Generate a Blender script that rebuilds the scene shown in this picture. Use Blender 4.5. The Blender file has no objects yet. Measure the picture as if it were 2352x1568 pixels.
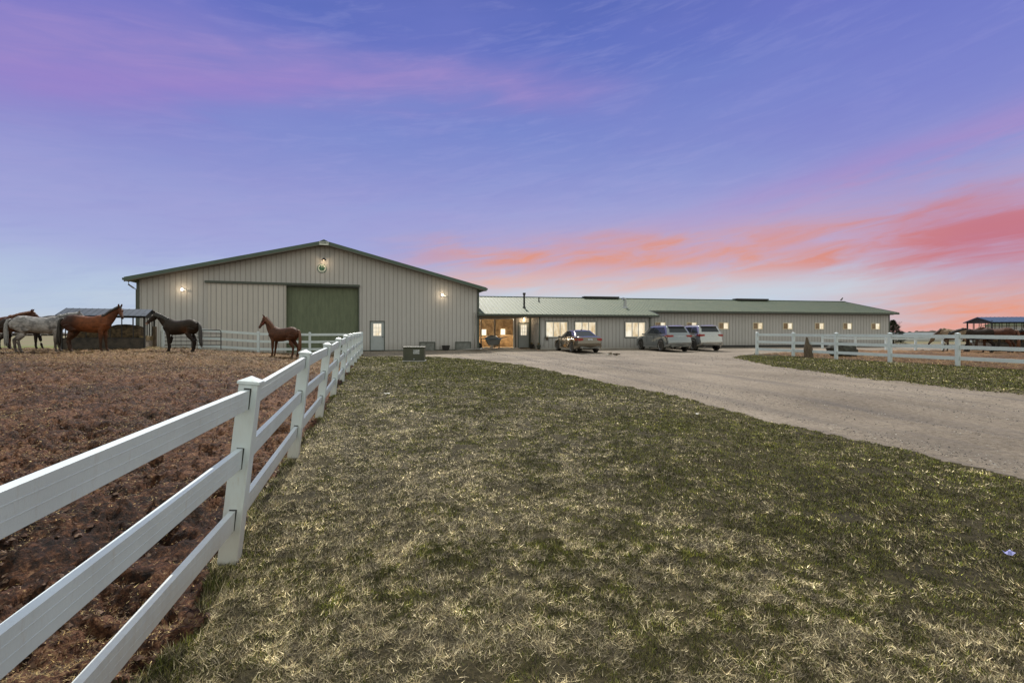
import bpy, bmesh, math, random
import numpy as np
from mathutils import Vector, Matrix, Euler

S = bpy.context.scene
C = S.collection
R = math.radians
random.seed(7)
CAMZ = 1.65
FPX = 1110.0

# ------------------------------------------------------------------ camera
cd = bpy.data.cameras.new('camera')
cam = bpy.data.objects.new('camera', cd); C.objects.link(cam)
cd.sensor_width = 36.0
cd.lens = 36.0 * FPX / 2352.0
cd.shift_y = -18.0 / 2352.0
cd.clip_start = 0.05; cd.clip_end = 9000
cam.location = (0, 0, CAMZ)
cam.rotation_euler = (R(90), 0, 0)
S.camera = cam
S.view_settings.view_transform = 'Standard'
S.view_settings.look = 'None'
S.view_settings.exposure = 0
S.view_settings.gamma = 1

# ------------------------------------------------------------------ node helpers
class V:
    """tiny wrapper: python arithmetic -> shader math nodes"""
    def __init__(s, nt, sock): s.nt = nt; s.s = sock
    def m(s, op, *o, clamp=False):
        n = s.nt.nodes.new('ShaderNodeMath'); n.operation = op; n.use_clamp = clamp
        for i, q in enumerate((s,) + o):
            if isinstance(q, V): s.nt.links.new(q.s, n.inputs[i])
            else: n.inputs[i].default_value = q
        return V(s.nt, n.outputs[0])
    def __add__(s, o): return s.m('ADD', o)
    __radd__ = __add__
    def __sub__(s, o): return s.m('SUBTRACT', o)
    def __rsub__(s, o): return (s * -1.0) + o
    def __mul__(s, o): return s.m('MULTIPLY', o)
    __rmul__ = __mul__
    def __truediv__(s, o): return s.m('DIVIDE', o)
    def gauss(s, c, w): d = (s - c) / w; return (d * d * -1.0).m('EXPONENT')
    def ss(s, a, b):
        n = s.nt.nodes.new('ShaderNodeMapRange'); n.interpolation_type = 'SMOOTHSTEP'
        s.nt.links.new(s.s, n.inputs[0]); n.inputs[1].default_value = a; n.inputs[2].default_value = b
        return V(s.nt, n.outputs[0])
def srgb(r, g, b):
    f = lambda c: (c/255/12.92) if c/255 <= .04045 else ((c/255+.055)/1.055)**2.4
    return (f(r), f(g), f(b), 1)
def mixc(nt, fac, a, b):
    n = nt.nodes.new('ShaderNodeMix'); n.data_type = 'RGBA'
    if isinstance(fac, V): nt.links.new(fac.s, n.inputs[0])
    else: n.inputs[0].default_value = fac
    for i, q in ((6, a), (7, b)):
        if isinstance(q, (tuple, list)): n.inputs[i].default_value = tuple(q) if len(q) == 4 else tuple(q) + (1,)
        else: nt.links.new(q, n.inputs[i])
    return n.outputs[2]
def noise(nt, vec, scale, detail=4, rough=.55, dist=0.0):
    n = nt.nodes.new('ShaderNodeTexNoise'); n.inputs['Scale'].default_value = scale
    n.inputs['Detail'].default_value = detail; n.inputs['Roughness'].default_value = rough
    n.inputs['Distortion'].default_value = dist
    if vec is not None: nt.links.new(vec, n.inputs['Vector'])
    return V(nt, n.outputs['Fac'])
def ramp(nt, v, stops):
    n = nt.nodes.new('ShaderNodeValToRGB'); nt.links.new(v.s, n.inputs[0])
    e = n.color_ramp.elements
    while len(e) < len(stops): e.new(0.5)
    for i, (p, c) in enumerate(stops):
        e[i].position = p; e[i].color = c if len(c) == 4 else tuple(c) + (1,)
    return n.outputs[0]
def mapping(nt, vec, scale=(1,1,1), rot=(0,0,0)):
    n = nt.nodes.new('ShaderNodeMapping'); n.inputs['Scale'].default_value = scale; n.inputs['Rotation'].default_value = rot
    nt.links.new(vec, n.inputs['Vector']); return n.outputs[0]

# ------------------------------------------------------------------ world: dusk sky with pink clouds
W = bpy.data.worlds.new('World'); S.world = W; W.use_nodes = True
nt = W.node_tree
bg = nt.nodes['Background']
tc = nt.nodes.new('ShaderNodeTexCoord')
sp = nt.nodes.new('ShaderNodeSeparateXYZ'); nt.links.new(tc.outputs['Generated'], sp.inputs[0])
dx, dy, dz = (V(nt, sp.outputs[i]) for i in range(3))
az = dx.m('ARCTAN2', dy) * 57.29578
el = dz.m('ARCSINE') * 57.29578
cb = nt.nodes.new('ShaderNodeCombineXYZ')
nt.links.new((az * 0.055).s, cb.inputs[0]); nt.links.new((el * 0.30 - az * 0.022).s, cb.inputs[1])
n1 = noise(nt, cb.outputs[0], 1.0, 5, .55, .6)
cb2 = nt.nodes.new('ShaderNodeCombineXYZ')
nt.links.new((az * 0.12).s, cb2.inputs[0]); nt.links.new((el * 0.75 - az * 0.10).s, cb2.inputs[1]); cb2.inputs[2].default_value = 3.3
n2 = noise(nt, cb2.outputs[0], 1.0, 6, .6, .5)
cb3 = nt.nodes.new('ShaderNodeCombineXYZ')
nt.links.new((az * 0.03).s, cb3.inputs[0]); nt.links.new((el * 0.08).s, cb3.inputs[1]); cb3.inputs[2].default_value = 8.1
n3 = noise(nt, cb3.outputs[0], 1.0, 3, .5, .3)
elw = el + (n1 - .5) * 5.0
base = ramp(nt, (elw / 90.0), [
    (0.0, srgb(206, 216, 222)), (.045, srgb(186, 205, 228)), (.10, srgb(168, 180, 226)), (.17, srgb(142, 156, 216)),
    (.26, srgb(117, 137, 208)), (.34, srgb(92, 113, 196)), (.42, srgb(72, 96, 178)), (1.0, srgb(96, 122, 196))])
col = base
wisp = noise(nt, cb2.outputs[0], 1.7, 7, .6, 1.1)
col = mixc(nt, ((n2 - .5) * 1.6 + (wisp - .5) * 1.0).m('MULTIPLY', .42, clamp=True), col, srgb(176, 176, 228))
col = mixc(nt, ((wisp - .5) * -1.4).m('MULTIPLY', .35, clamp=True), col, srgb(100, 112, 196))
# purple casts
col = mixc(nt, ((n3 - .38) * 2.2).m('ADD', 0.0, clamp=True) * 0.5, col, srgb(130, 130, 206))
col = mixc(nt, (az * -1.0).ss(20, 50) * el.ss(14, 24) * 0.38, col, srgb(108, 98, 198))
col = mixc(nt, az.ss(15, 45) * el.ss(13, 22) * 0.35, col, srgb(124, 120, 208))
# lilac veil low down
veil = el.gauss(13.0, 5.0) * (n1 * 1.1 + n2 * .5 - .25).m('ADD', 0.0, clamp=True)
col = mixc(nt, veil * 0.5, col, srgb(180, 168, 218))
# upper-left pink streak
a5 = az + 5.0
cA = a5 * a5 * -0.0029 + 27.2
bandA = (el - cA + (n1 - .5) * 5.0) / ((az * -1.0).ss(-5, 50) * 2.6 + 1.9)
mA = (bandA * bandA * -1.0).m('EXPONENT') * (1.0 - az.ss(0, 20)) * (n2 * 1.3 + .15)
col = mixc(nt, mA.m('MULTIPLY', 0.68, clamp=True), col, srgb(166, 140, 204))
bA2 = (el - (az * 0.22 + 30.5) + (n1 - .5) * 4.0) / 1.6
mA2 = (bA2 * bA2 * -1.0).m('EXPONENT') * (1.0 - az.ss(-26, -12)) * .5
col = mixc(nt, mA2 * .7, col, srgb(160, 128, 206))
# diagonal faint pink streak on the right
bD = (el - (az * 0.16 + 9.6) + (n2 - .5) * 3.5) / 1.5
mD = (bD * bD * -1.0).m('EXPONENT') * az.ss(8, 40) * (n2 * 1.2 + .1)
col = mixc(nt, mD * 0.5, col, srgb(188, 138, 196))
hz = el.gauss(8.6, 3.6) * az.ss(-18, 16) * (n1 * .9 + .25)
col = mixc(nt, hz.m('MULTIPLY', .9, clamp=True), col, srgb(208, 168, 192))
# pale clear gap above the horizon
gap = el.gauss(4.4, 2.3) * (1.0 - az.ss(34, 46)) * az.ss(-20, 5)
col = mixc(nt, gap * 0.85, col, srgb(204, 224, 236))
# coral cloud bank
fad = az.ss(-20, 4)
bB = (el - (az * -0.018 + 9.0) + (n1 - .5) * 6.5) / (az.ss(0, 40) * 1.5 + 1.7)
mB = (bB * bB * -1.0).m('EXPONENT') * fad * (n2 * 3.4 - .95).m('ADD', 0.0, clamp=True)
ccol = mixc(nt, az.ss(22, 48), srgb(230, 164, 146), srgb(210, 126, 130))
ccol = mixc(nt, (n2 - .35).m('MULTIPLY', 2.0, clamp=True) * el.ss(4, 10), ccol, srgb(226, 140, 112))
col = mixc(nt, (mB * 1.0).m('ADD', 0.0, clamp=True), col, ccol)
bR = (el - 8.6 + (n1 - .5) * 4.0) / 2.6
mR = (bR * bR * -1.0).m('EXPONENT') * az.ss(33, 45) * (n2 * 1.6).m('ADD', 0.05, clamp=True)
col = mixc(nt, mR * .65, col, srgb(192, 112, 138))
# low peach wisps and glowing right horizon
mP = el.gauss(6.0, 1.6) * az.ss(-22, -8) * (1.0 - az.ss(14, 34)) * (n2 * 1.8 - .25).m('ADD', 0.0, clamp=True)
col = mixc(nt, mP * .8, col, srgb(238, 182, 160))
mH = (1.0 - el.ss(1.5, 6.5)) * az.ss(29, 43)
col = mixc(nt, mH * (n2 * 2.2 - .35).m('ADD', 0, clamp=True), col, srgb(238, 158, 126))
mH2 = (1.0 - el.ss(-.5, 2.2)) * az.ss(33, 42) * .6
col = mixc(nt, mH2, col, srgb(244, 158, 132))
col = mixc(nt, .10, col, srgb(138, 132, 168))
# added bright neutral fill beside, behind and above the view, offsetting the purple sky
back = az.m('ABSOLUTE').ss(54, 84)
top = el.ss(38, 58)
lit = mixc(nt, el.ss(0, 60), (0.92, 0.90, 0.78, 1), (0.74, 0.78, 0.74, 1))
col = mixc(nt, back.m('MAXIMUM', top * .95), col, lit)
nt.links.new(col, bg.inputs['Color'])
bg.inputs['Strength'].default_value = 1.0

# ------------------------------------------------------------------ sun (from beyond, to the left)
SUN_AZ, SUN_EL = -9.0, 47.0
sl = bpy.data.lights.new('sun', 'SUN'); sl.energy = 4.6; sl.angle = R(.5); sl.color = (1, .94, .84)
sun = bpy.data.objects.new('sun', sl); C.objects.link(sun)
sd = Vector((math.sin(R(SUN_AZ))*math.cos(R(SUN_EL)), math.cos(R(SUN_AZ))*math.cos(R(SUN_EL)), math.sin(R(SUN_EL))))
sun.rotation_euler = sd.to_track_quat('Z', 'Y').to_euler()
sun.location = sd * 50

# ------------------------------------------------------------------ tagging / mesh building
ORG = {}
def tag(o, label=None, cat=None, group=None, kind=None):
    if label: o['label'] = label
    if cat: o['category'] = cat
    if group: o['group'] = group
    if kind: o['kind'] = kind
    return o
def empty(name, loc, rz=0, label=None, cat=None, group=None):
    o = bpy.data.objects.new(name, None); C.objects.link(o)
    o.location = loc; o.rotation_euler = (0, 0, rz); o.empty_display_size = .3
    ORG[o.name] = Vector(loc)
    return tag(o, label, cat, group)
class Fr:
    def __init__(s, ox, oy, ux, uy):
        l = math.hypot(ux, uy); s.o = (ox, oy); s.u = (ux/l, uy/l); s.v = (-uy/l, ux/l)
    def p(s, a, b, z): return Vector((s.o[0]+a*s.u[0]+b*s.v[0], s.o[1]+a*s.u[1]+b*s.v[1], z))
WF = Fr(0, 0, 1, 0)
ALT = {}
class MB:
    def __init__(s): s.v = []; s.f = []; s.alt = []
    def add(s, vs, fs):
        n = len(s.v); s.v += [tuple(v) for v in vs]; s.f += [tuple(i+n for i in f) for f in fs]; return s
    def hexa(s, b, t):   # 4 bottom pts, 4 top pts (ccw from above)
        return s.add(list(b)+list(t), [(3,2,1,0),(4,5,6,7),(0,1,5,4),(1,2,6,5),(2,3,7,6),(3,0,4,7)])
    def box(s, fr, s0, s1, v0, v1, z0, z1):
        q = [(s0,v0),(s1,v0),(s1,v1),(s0,v1)]
        return s.hexa([fr.p(a,b,z0) for a,b in q], [fr.p(a,b,z1) for a,b in q])
    def bar(s, p0, p1, w, h, up=(0,0,1)):
        p0, p1, up = Vector(p0), Vector(p1), Vector(up); d = (p1-p0).normalized()
        sd_ = d.cross(up)
        if sd_.length < 1e-5: sd_ = d.cross(Vector((1,0,0)))
        sd_.normalize(); u = sd_.cross(d).normalized(); a = sd_*w/2; b = u*h/2
        return s.hexa([p0-a-b, p1-a-b, p1+a-b, p0+a-b], [p0-a+b, p1-a+b, p1+a+b, p0+a+b])
    def tube(s, pts, rad, n=10, caps=True, ry=None):
        """loft of circles (or ellipses: rad=(vertical-ish), ry = side) along pts"""
        pts = [Vector(p) for p in pts]; k = len(pts)
        if not hasattr(rad, '__len__'): rad = [rad]*k
        if ry is None: ry = rad
        elif not hasattr(ry, '__len__'): ry = [ry]*k
        base = len(s.v)
        for i, p in enumerate(pts):
            d = (pts[min(i+1,k-1)]-pts[max(i-1,0)]).normalized()
            side = d.cross(Vector((0,0,1)))
            if side.length < .15: side = Vector((0,1,0)) - d*d.y
            side.normalize(); u = side.cross(d).normalized()
            for j in range(n):
                a = 2*math.pi*j/n
                s.v.append(tuple(p + side*math.cos(a)*ry[i] + u*math.sin(a)*rad[i]))
        for i in range(k-1):
            for j in range(n):
                a = base+i*n+j; b = base+i*n+(j+1)%n
                s.f.append((a, b, b+n, a+n))
        if caps:
            s.f.append(tuple(base+j for j in range(n))[::-1]); s.f.append(tuple(base+(k-1)*n+j for j in range(n)))
        return s
    def lathe(s, prof, n=20, c=(0,0,0), axis='z'):
        base = len(s.v); c = Vector(c)
        for r, h in prof:
            for j in range(n):
                a = 2*math.pi*j/n
                if axis == 'z': q = Vector((r*math.cos(a), r*math.sin(a), h))
                else: q = Vector((r*math.cos(a), h, r*math.sin(a)))
                s.v.append(tuple(c+q))
        for i in range(len(prof)-1):
            for j in range(n):
                a = base+i*n+j; b = base+i*n+(j+1)%n
                s.f.append((a, b, b+n, a+n))
        s.f.append(tuple(base+j for j in range(n))[::-1]); s.f.append(tuple(base+(len(prof)-1)*n+j for j in range(n)))
        return s
    def mesh(s, name, off=None):
        me = bpy.data.meshes.new(name)
        v = s.v
        if off is not None: v = [(a-off[0], b-off[1], c-off[2]) for a,b,c in v]
        me.from_pydata(v, [], s.f); me.update()
        return me
    def build(s, name, mat, parent=None, root=None, world=True, smooth=False, bevel=0, fix=True):
        """world=True: coordinates are world ones and are shifted by the (unrotated) root empty's place"""
        off = None
        if world and (root or parent) is not None:
            off = ORG.get((root or parent).name, None)
        me = s.mesh(name, off)
        if fix:
            b = bmesh.new(); b.from_mesh(me); bmesh.ops.recalc_face_normals(b, faces=b.faces); b.to_mesh(me); b.free()
        o = bpy.data.objects.new(name, me); C.objects.link(o)
        if mat: me.materials.append(mat)
        if parent is not None:
            o.parent = parent
            if parent.name in ORG and world: ORG[o.name] = ORG[parent.name]
        if s.alt and mat and mat.name in ALT:
            me.materials.append(ALT[mat.name]); k = np.zeros(len(me.polygons), np.int32)
            for a, b in s.alt: k[a:b] = 1
            me.polygons.foreach_set('material_index', k)
        if smooth:
            me.polygons.foreach_set('use_smooth', [True]*len(me.polygons))
        if bevel:
            m = o.modifiers.new('bevel', 'BEVEL'); m.width = bevel; m.segments = 2; m.limit_method = 'ANGLE'
        return o
def children(o): return [c for c in bpy.data.objects if c.parent == o]

# ------------------------------------------------------------------ materials
def newmat(name):
    m = bpy.data.materials.new(name); m.use_nodes = True
    return m, m.node_tree, m.node_tree.nodes['Principled BSDF']
def pm(name, c1, c2=None, scale=6, rough=.6, rvar=0, bump=0, bscale=None, metal=0, stretch=(1,1,1), spec=.5, contrast=2.0, detail=5, coat=0):
    m, nt, bs = newmat(name)
    if c2 is None: c2 = tuple(c*.8 for c in c1)
    t = nt.nodes.new('ShaderNodeTexCoord')
    g = nt.nodes.new('ShaderNodeNewGeometry')
    vec = mapping(nt, t.outputs['Object'], stretch)
    n = noise(nt, vec, scale, detail, .6)
    f = ((n - .5) * contrast + .5).m('ADD', 0, clamp=True)
    nt.links.new(mixc(nt, f, c1, c2), bs.inputs['Base Color'])
    bs.inputs['Roughness'].default_value = rough
    if rvar: nt.links.new((n * rvar + (rough - rvar/2)).s, bs.inputs['Roughness'])
    bs.inputs['Metallic'].default_value = metal
    bs.inputs['Specular IOR Level'].default_value = spec
    if coat: bs.inputs['Coat Weight'].default_value = coat; bs.inputs['Coat Roughness'].default_value = .05
    if bump:
        b = nt.nodes.new('ShaderNodeBump'); b.inputs['Strength'].default_value = 1; b.inputs['Distance'].default_value = bump
        nb = noise(nt, vec, bscale or scale*4, 4, .6)
        nt.links.new(nb.s, b.inputs['Height']); nt.links.new(b.outputs[0], bs.inputs['Normal'])
    return m
def emis(name, c, strength, c2=None, scale=4, stretch=(1,1,1), c3=None):
    m, nt, bs = newmat(name)
    bs.inputs['Base Color'].default_value = (.05,.05,.05,1); bs.inputs['Roughness'].default_value = .15
    if c2:
        t = nt.nodes.new('ShaderNodeTexCoord')
        n = noise(nt, mapping(nt, t.outputs['Object'], stretch), scale, 5, .62, .4)
        f = ((n - .5) * 3.2 + .5).m('ADD', 0, clamp=True)
        nt.links.new(mixc(nt, f, c, c2), bs.inputs['Emission Color'])
    else: bs.inputs['Emission Color'].default_value = tuple(c) + (1,)
    bs.inputs['Emission Strength'].default_value = strength
    return m
def attrmat(name, rough=.8, spec=.2, trans=0):
    m, nt, bs = newmat(name)
    a = nt.nodes.new('ShaderNodeAttribute'); a.attribute_name = 'Col'
    nt.links.new(a.outputs['Color'], bs.inputs['Base Color'])
    bs.inputs['Roughness'].default_value = rough; bs.inputs['Specular IOR Level'].default_value = spec
    return m
M = {}
def vinyl():
    m, nt, bs = newmat('white_vinyl')
    t = nt.nodes.new('ShaderNodeTexCoord')
    n = noise(nt, t.outputs['Object'], 3.0, 5, .6)
    d = noise(nt, mapping(nt, t.outputs['Object'], (1, 1, .25)), 26.0, 5, .7)
    c = mixc(nt, ((n-.5)*2+.5).m('ADD', 0, clamp=True), (.64,.73,.77), (.55,.62,.65))
    c = mixc(nt, (d - .56).m('MULTIPLY', 5.0, clamp=True) * .45, c, (.46,.42,.36))
    g2 = nt.nodes.new('ShaderNodeNewGeometry'); s2 = nt.nodes.new('ShaderNodeSeparateXYZ'); nt.links.new(g2.outputs['Position'], s2.inputs[0])
    splash = (1.0 - (V(nt, s2.outputs[2]) + (d - .5) * .5).ss(.12, .62)) * .55
    c = mixc(nt, splash, c, (.42,.36,.29))
    nt.links.new(c, bs.inputs['Base Color']); bs.inputs['Roughness'].default_value = .42
    bs.inputs['Specular IOR Level'].default_value = .4
    b = nt.nodes.new('ShaderNodeBump'); b.inputs['Distance'].default_value = .0015
    nt.links.new(d.s, b.inputs['Height']); nt.links.new(b.outputs[0], bs.inputs['Normal'])
    return m
M['vinyl'] = vinyl()
def wallmat(name, c1, c2):
    m, nt, bs = newmat(name)
    t = nt.nodes.new('ShaderNodeTexCoord')
    g = nt.nodes.new('ShaderNodeNewGeometry')
    sx = nt.nodes.new('ShaderNodeSeparateXYZ'); nt.links.new(g.outputs['Position'], sx.inputs[0])
    X, Y, Z = (V(nt, sx.outputs[i]) for i in range(3))
    al = (X * .954 + Y * .299)
    nv = noise(nt, mapping(nt, g.outputs['Position'], (1, 1, .06)), 1.6, 4, .6)
    nf = noise(nt, mapping(nt, g.outputs['Position'], (1, 1, .15)), 14.0, 5, .7)
    c = mixc(nt, ((nv-.5)*2.4+.5).m('ADD', 0, clamp=True), c1, c2)
    c = mixc(nt, (nf-.5).m('MULTIPLY', 1.6, clamp=True), c, tuple(q*.72 for q in c1))
    gr = (1.0 - (Z + (nf-.5)*.5).ss(.5, 1.2)) * .3
    c = mixc(nt, gr, c, (.20,.185,.155))
    nt.links.new(c, bs.inputs['Base Color']); bs.inputs['Roughness'].default_value = .55; bs.inputs['Specular IOR Level'].default_value = .35
    return m
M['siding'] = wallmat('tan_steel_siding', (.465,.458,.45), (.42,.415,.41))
M['siding_rib_shade'] = wallmat('siding_rib_shade', (.335,.325,.313), (.305,.297,.285))  # rib shade lines painted in as a darker siding tone
ALT['tan_steel_siding'] = M['siding_rib_shade']; ALT['sliding_door_steel'] = M['siding_rib_shade']
M['siding_panel'] = wallmat('sliding_door_steel', (.51,.485,.455), (.47,.45,.425))
M['trim_tan'] = pm('tan_trim', (.42,.40,.36), scale=3)
M['trim_dark'] = pm('dark_green_trim', (.045,.06,.05), (.07,.085,.07), scale=4, rough=.45)
M['roof'] = pm('green_steel_roof', (.135,.17,.115), (.19,.21,.145), scale=1.3, rough=.62, rvar=.12, contrast=2.6, spec=.18)
M['roof_rib_shade'] = pm('roof_seam_shade', (.045,.07,.058), (.06,.08,.065), scale=2, rough=.5); ALT['green_steel_roof'] = M['roof_rib_shade']  # shadow along the roof ribs put into their dark colour
M['fascia'] = pm('green_fascia', (.07,.115,.095), (.05,.08,.065), scale=2, rough=.45)
M['soffit'] = pm('brown_soffit', (.10,.085,.065), scale=3)
M['inner_green'] = pm('green_inner_door', (.145,.175,.11), (.11,.135,.085), scale=5, rough=.65, contrast=3, stretch=(1,1,.3))
M['dark'] = pm('black_metal', (.018,.018,.02), (.03,.03,.032), scale=8, rough=.5)
M['black_rubber'] = pm('black_rubber', (.02,.02,.02), (.032,.03,.028), scale=12, rough=.75)
M['door_grey'] = pm('grey_painted_door', (.36,.40,.42), (.31,.35,.36), scale=3, rough=.4)
M['frame_white'] = pm('white_window_frame', (.74,.73,.69), (.62,.61,.58), scale=6, rough=.45)
M['frame_cream'] = pm('cream_window_frame', (.72,.64,.46), (.62,.54,.38), scale=6, rough=.5)
M['lit_pane'] = emis('lit_window_pane', (1.0,.88,.66), 1.0, (.56,.40,.20), 3.0, (1,1,.4))
M['lit_pane_pale'] = emis('pale_lit_window_pane', (1.0,.94,.78), 1.0, (.78,.63,.40), 3.4, (1,1,.5))
M['lit_pane_dark'] = emis('dim_stall_window_pane', (.30,.17,.06), .55, (.08,.05,.02), 9)
M['bulb'] = emis('lit_bulb', (1.0,.90,.70), 10)
M['bulb_dim'] = emis('lit_small_bulb', (1.0,.72,.40), 7)
M['bright_window'] = emis('bright_far_window', (1.0,.9,.66), 1.4)
M['warm_wall'] = pm('plywood_stable_wall', (.50,.34,.17), (.20,.12,.055), scale=2.4, rough=.7, contrast=3.5)
M['warm_floor'] = pm('stable_floor', (.30,.22,.13), (.16,.11,.06), scale=4, rough=.8)
M['galv'] = pm('galvanised_steel', (.42,.44,.46), (.28,.30,.32), scale=9, rough=.45, metal=.3)
M['wellpanel'] = pm('weathered_grey_panel', (.21,.22,.21), (.13,.14,.13), scale=4, rough=.7, contrast=3)
M['wood_old'] = pm('weathered_wood', (.17,.13,.09), (.06,.045,.032), scale=5, rough=.9, bump=.02, stretch=(4,4,.6), contrast=3)
M['wood_plank'] = pm('grey_plank', (.30,.26,.21), (.17,.145,.12), scale=6, rough=.85, contrast=3)
M['rock'] = pm('dark_mossy_rock', (.075,.078,.062), (.03,.03,.026), scale=6, rough=.9, bump=.04, contrast=3.2)
M['transformer'] = pm('olive_green_metal', (.075,.08,.055), (.055,.06,.042), scale=3, rough=.45, rvar=.1)
M['label'] = pm('faded_label', (.52,.54,.55), (.22,.24,.25), scale=22, rough=.6, contrast=5)
M['hay'] = pm('hay', (.34,.25,.12), (.10,.075,.04), scale=14, rough=.95, bump=.03, bscale=40, contrast=3.4)
M['hay_dark'] = pm('old_hay_bale', (.17,.12,.065), (.04,.03,.018), scale=7, rough=.95, bump=.04, bscale=30, contrast=3.4)
M['blue_roof'] = pm('blue_grey_feeder_roof', (.075,.095,.125), (.05,.065,.09), scale=3, rough=.6, spec=.2)
M['blue_roof2'] = pm('bright_blue_feeder_roof', (.06,.10,.19), (.045,.075,.14), scale=3, rough=.55, spec=.25)
M['pipe_dark'] = pm('dark_feeder_steel', (.014,.017,.022), (.03,.028,.025), scale=9, rough=.55)
M['trough'] = pm('dark_trough_side', (.085,.07,.055), (.03,.027,.024), scale=5, rough=.85, contrast=3)
M['glass'] = pm('car_glass', (.02,.025,.03), (.03,.035,.04), scale=2, rough=.05, spec=.35)
M['tyre'] = pm('tyre_rubber', (.022,.021,.02), (.04,.036,.03), scale=12, rough=.85)
M['rim'] = pm('alloy_rim', (.50,.51,.52), (.38,.38,.38), scale=10, rough=.28, metal=.8)
M['red_lamp'] = pm('red_tail_lamp', (.35,.015,.012), (.20,.008,.008), scale=18, rough=.12, coat=.8)
M['plate'] = pm('licence_plate', (.62,.66,.70), (.30,.34,.42), scale=26, rough=.4, contrast=5)
M['paint_brown'] = pm('dark_bronze_paint', (.13,.112,.088), (.16,.14,.11), scale=1.2, rough=.18, metal=.7, coat=1)
M['paint_blue'] = pm('blue_grey_paint', (.19,.215,.235), (.22,.24,.25), scale=1.2, rough=.18, metal=.7, coat=1)
M['paint_silver'] = pm('silver_paint', (.36,.37,.37), (.40,.41,.40), scale=1.2, rough=.2, metal=.7, coat=1)
M['chrome'] = pm('chrome_strip', (.62,.64,.66), scale=5, rough=.12, metal=1)
M['plastic_grey'] = pm('grey_plastic', (.16,.165,.16), (.10,.10,.095), scale=6, rough=.55)
M['blue_plastic'] = pm('blue_plastic_sheet', (.05,.16,.34), (.10,.22,.40), scale=5, rough=.4)
M['green_paint'] = pm('sign_green', (.03,.13,.07), scale=6)
M['sign_white'] = pm('sign_white', (.62,.66,.60), (.50,.54,.50), scale=6)
M['concrete'] = pm('pale_concrete', (.42,.41,.40), (.34,.33,.32), scale=3, rough=.85)
M['navy'] = pm('sign_navy', (.03,.07,.10), scale=5)
M['straw_pale'] = pm('white_scrap', (.62,.60,.54), scale=10)
M['blue_scrap'] = pm('blue_scrap', (.10,.12,.42), (.38,.38,.60), scale=60)

# ------------------------------------------------------------------ numpy noise + terrain
def _h(ix, iy, seed):
    n = (ix.astype(np.int64)*374761393 + iy.astype(np.int64)*668265263 + seed*1442695041) & 0xffffffff
    n = ((n ^ (n >> 13))*1274126177) & 0xffffffff
    return ((n ^ (n >> 16)) & 0xffff)/65535.0
def vn(x, y, sc, seed=0):
    x = x/sc; y = y/sc; ix = np.floor(x); iy = np.floor(y); fx = x-ix; fy = y-iy
    fx = fx*fx*(3-2*fx); fy = fy*fy*(3-2*fy)
    a = _h(ix,iy,seed); b = _h(ix+1,iy,seed); c = _h(ix,iy+1,seed); d = _h(ix+1,iy+1,seed)
    return (a*(1-fx)+b*fx)*(1-fy)+(c*(1-fx)+d*fx)*fy - .5
def sst(x, a, b):
    t = np.clip((x-a)/(b-a), 0, 1); return t*t*(3-2*t)
YS = [0, 3.5, 6, 8.6, 11.2, 13.8, 19, 27, 33, 38, 60]
ZS = [-.09, 0, .105, .15, .22, .28, .34, .38, .44, .50, .50]
def fx_line(y):
    r = np.where(np.asarray(y) < 3.485, -1.2325 - .2317*np.asarray(y), -1.085 - .274*np.asarray(y))
    return float(r) if r.ndim == 0 else r
def terr(x, y):
    x = np.asarray(x, float); y = np.asarray(y, float)
    z = np.interp(y, YS, ZS)
    dist = fx_line(y) - x
    z = z + .50*sst(dist, 0.3, 10.5)*sst(y, 9, 20.5)*(1-sst(y, 25.6, 28.5))
    return z
def tz(x, y): return float(terr(x, y))
def gp(xd, yd):
    """ground point for a sight line: march out over the terrain"""
    k = (xd-1176)/FPX; q = (yd-766)/FPX
    y = .5
    while y < 200 and CAMZ - q*y > tz(k*y, y): y += .02
    return (k*y, y)

LAWN_EDGE = [gp(*p) for p in [(838,818),(930,819),(1010,820),(1090,826),(1180,835),(1250,849),(1330,865),(1420,885),(1530,905),(1640,930),(1760,962),(1900,995),(2050,1025),(2200,1062),(2352,1103)]]
def inpoly(x, y, poly):
    r = np.zeros(x.shape, bool); n = len(poly); j = n-1
    for i in range(n):
        xi, yi = poly[i]; xj, yj = poly[j]
        if yi != yj:
            c = ((yi > y) != (yj > y)) & (x < (xj-xi)*(y-yi)/(yj-yi)+xi); r ^= c
        j = i
    return r
LAWN = [(fx_line(-3)-.05, -3), (fx_line(3.485)-.05, 3.485), (fx_line(28)-.05, 28)] + LAWN_EDGE + [(6.9, 2.6), (9.5, -3)]
STRIP_LO = [gp(*p) for p in [(1682,820),(1720,828),(1760,838),(1860,851),(1980,868),(2100,882),(2352,907)]]
RF = [(14.7,29.0),(15.6,26.8),(16.3,24.3),(17.05,21.8),(17.8,19.3),(18.55,16.8),(19.3,14.3),(20.05,11.8)]
STRIP = STRIP_LO + [(22,8.5),(26,6)] + [(27,8)] + [(p[0]+.12, p[1]+.25) for p in RF[::-1]] + [gp(1745,809)]
PAD_R = [(14.9,29.6)] + [(p[0]+.12, p[1]+.25) for p in RF] + [(27,8),(75,8),(75,36.5),(24,34.6)]
CORNER = (-9.14, 29.4)
BU = (-.954, -.299)
PAD_L = [(fx_line(-3)-.02, -3), (fx_line(3.485)-.02, 3.485), (CORNER[0], CORNER[1]), (CORNER[0]+BU[0]*9.5, CORNER[1]+BU[1]*9.5), (-24, 27.2), (-75, 18), (-75,-3)]
FIELD_L = [(-19,30),(-24,27.2),(-75,18),(-75,60),(-24,60)]
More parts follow.
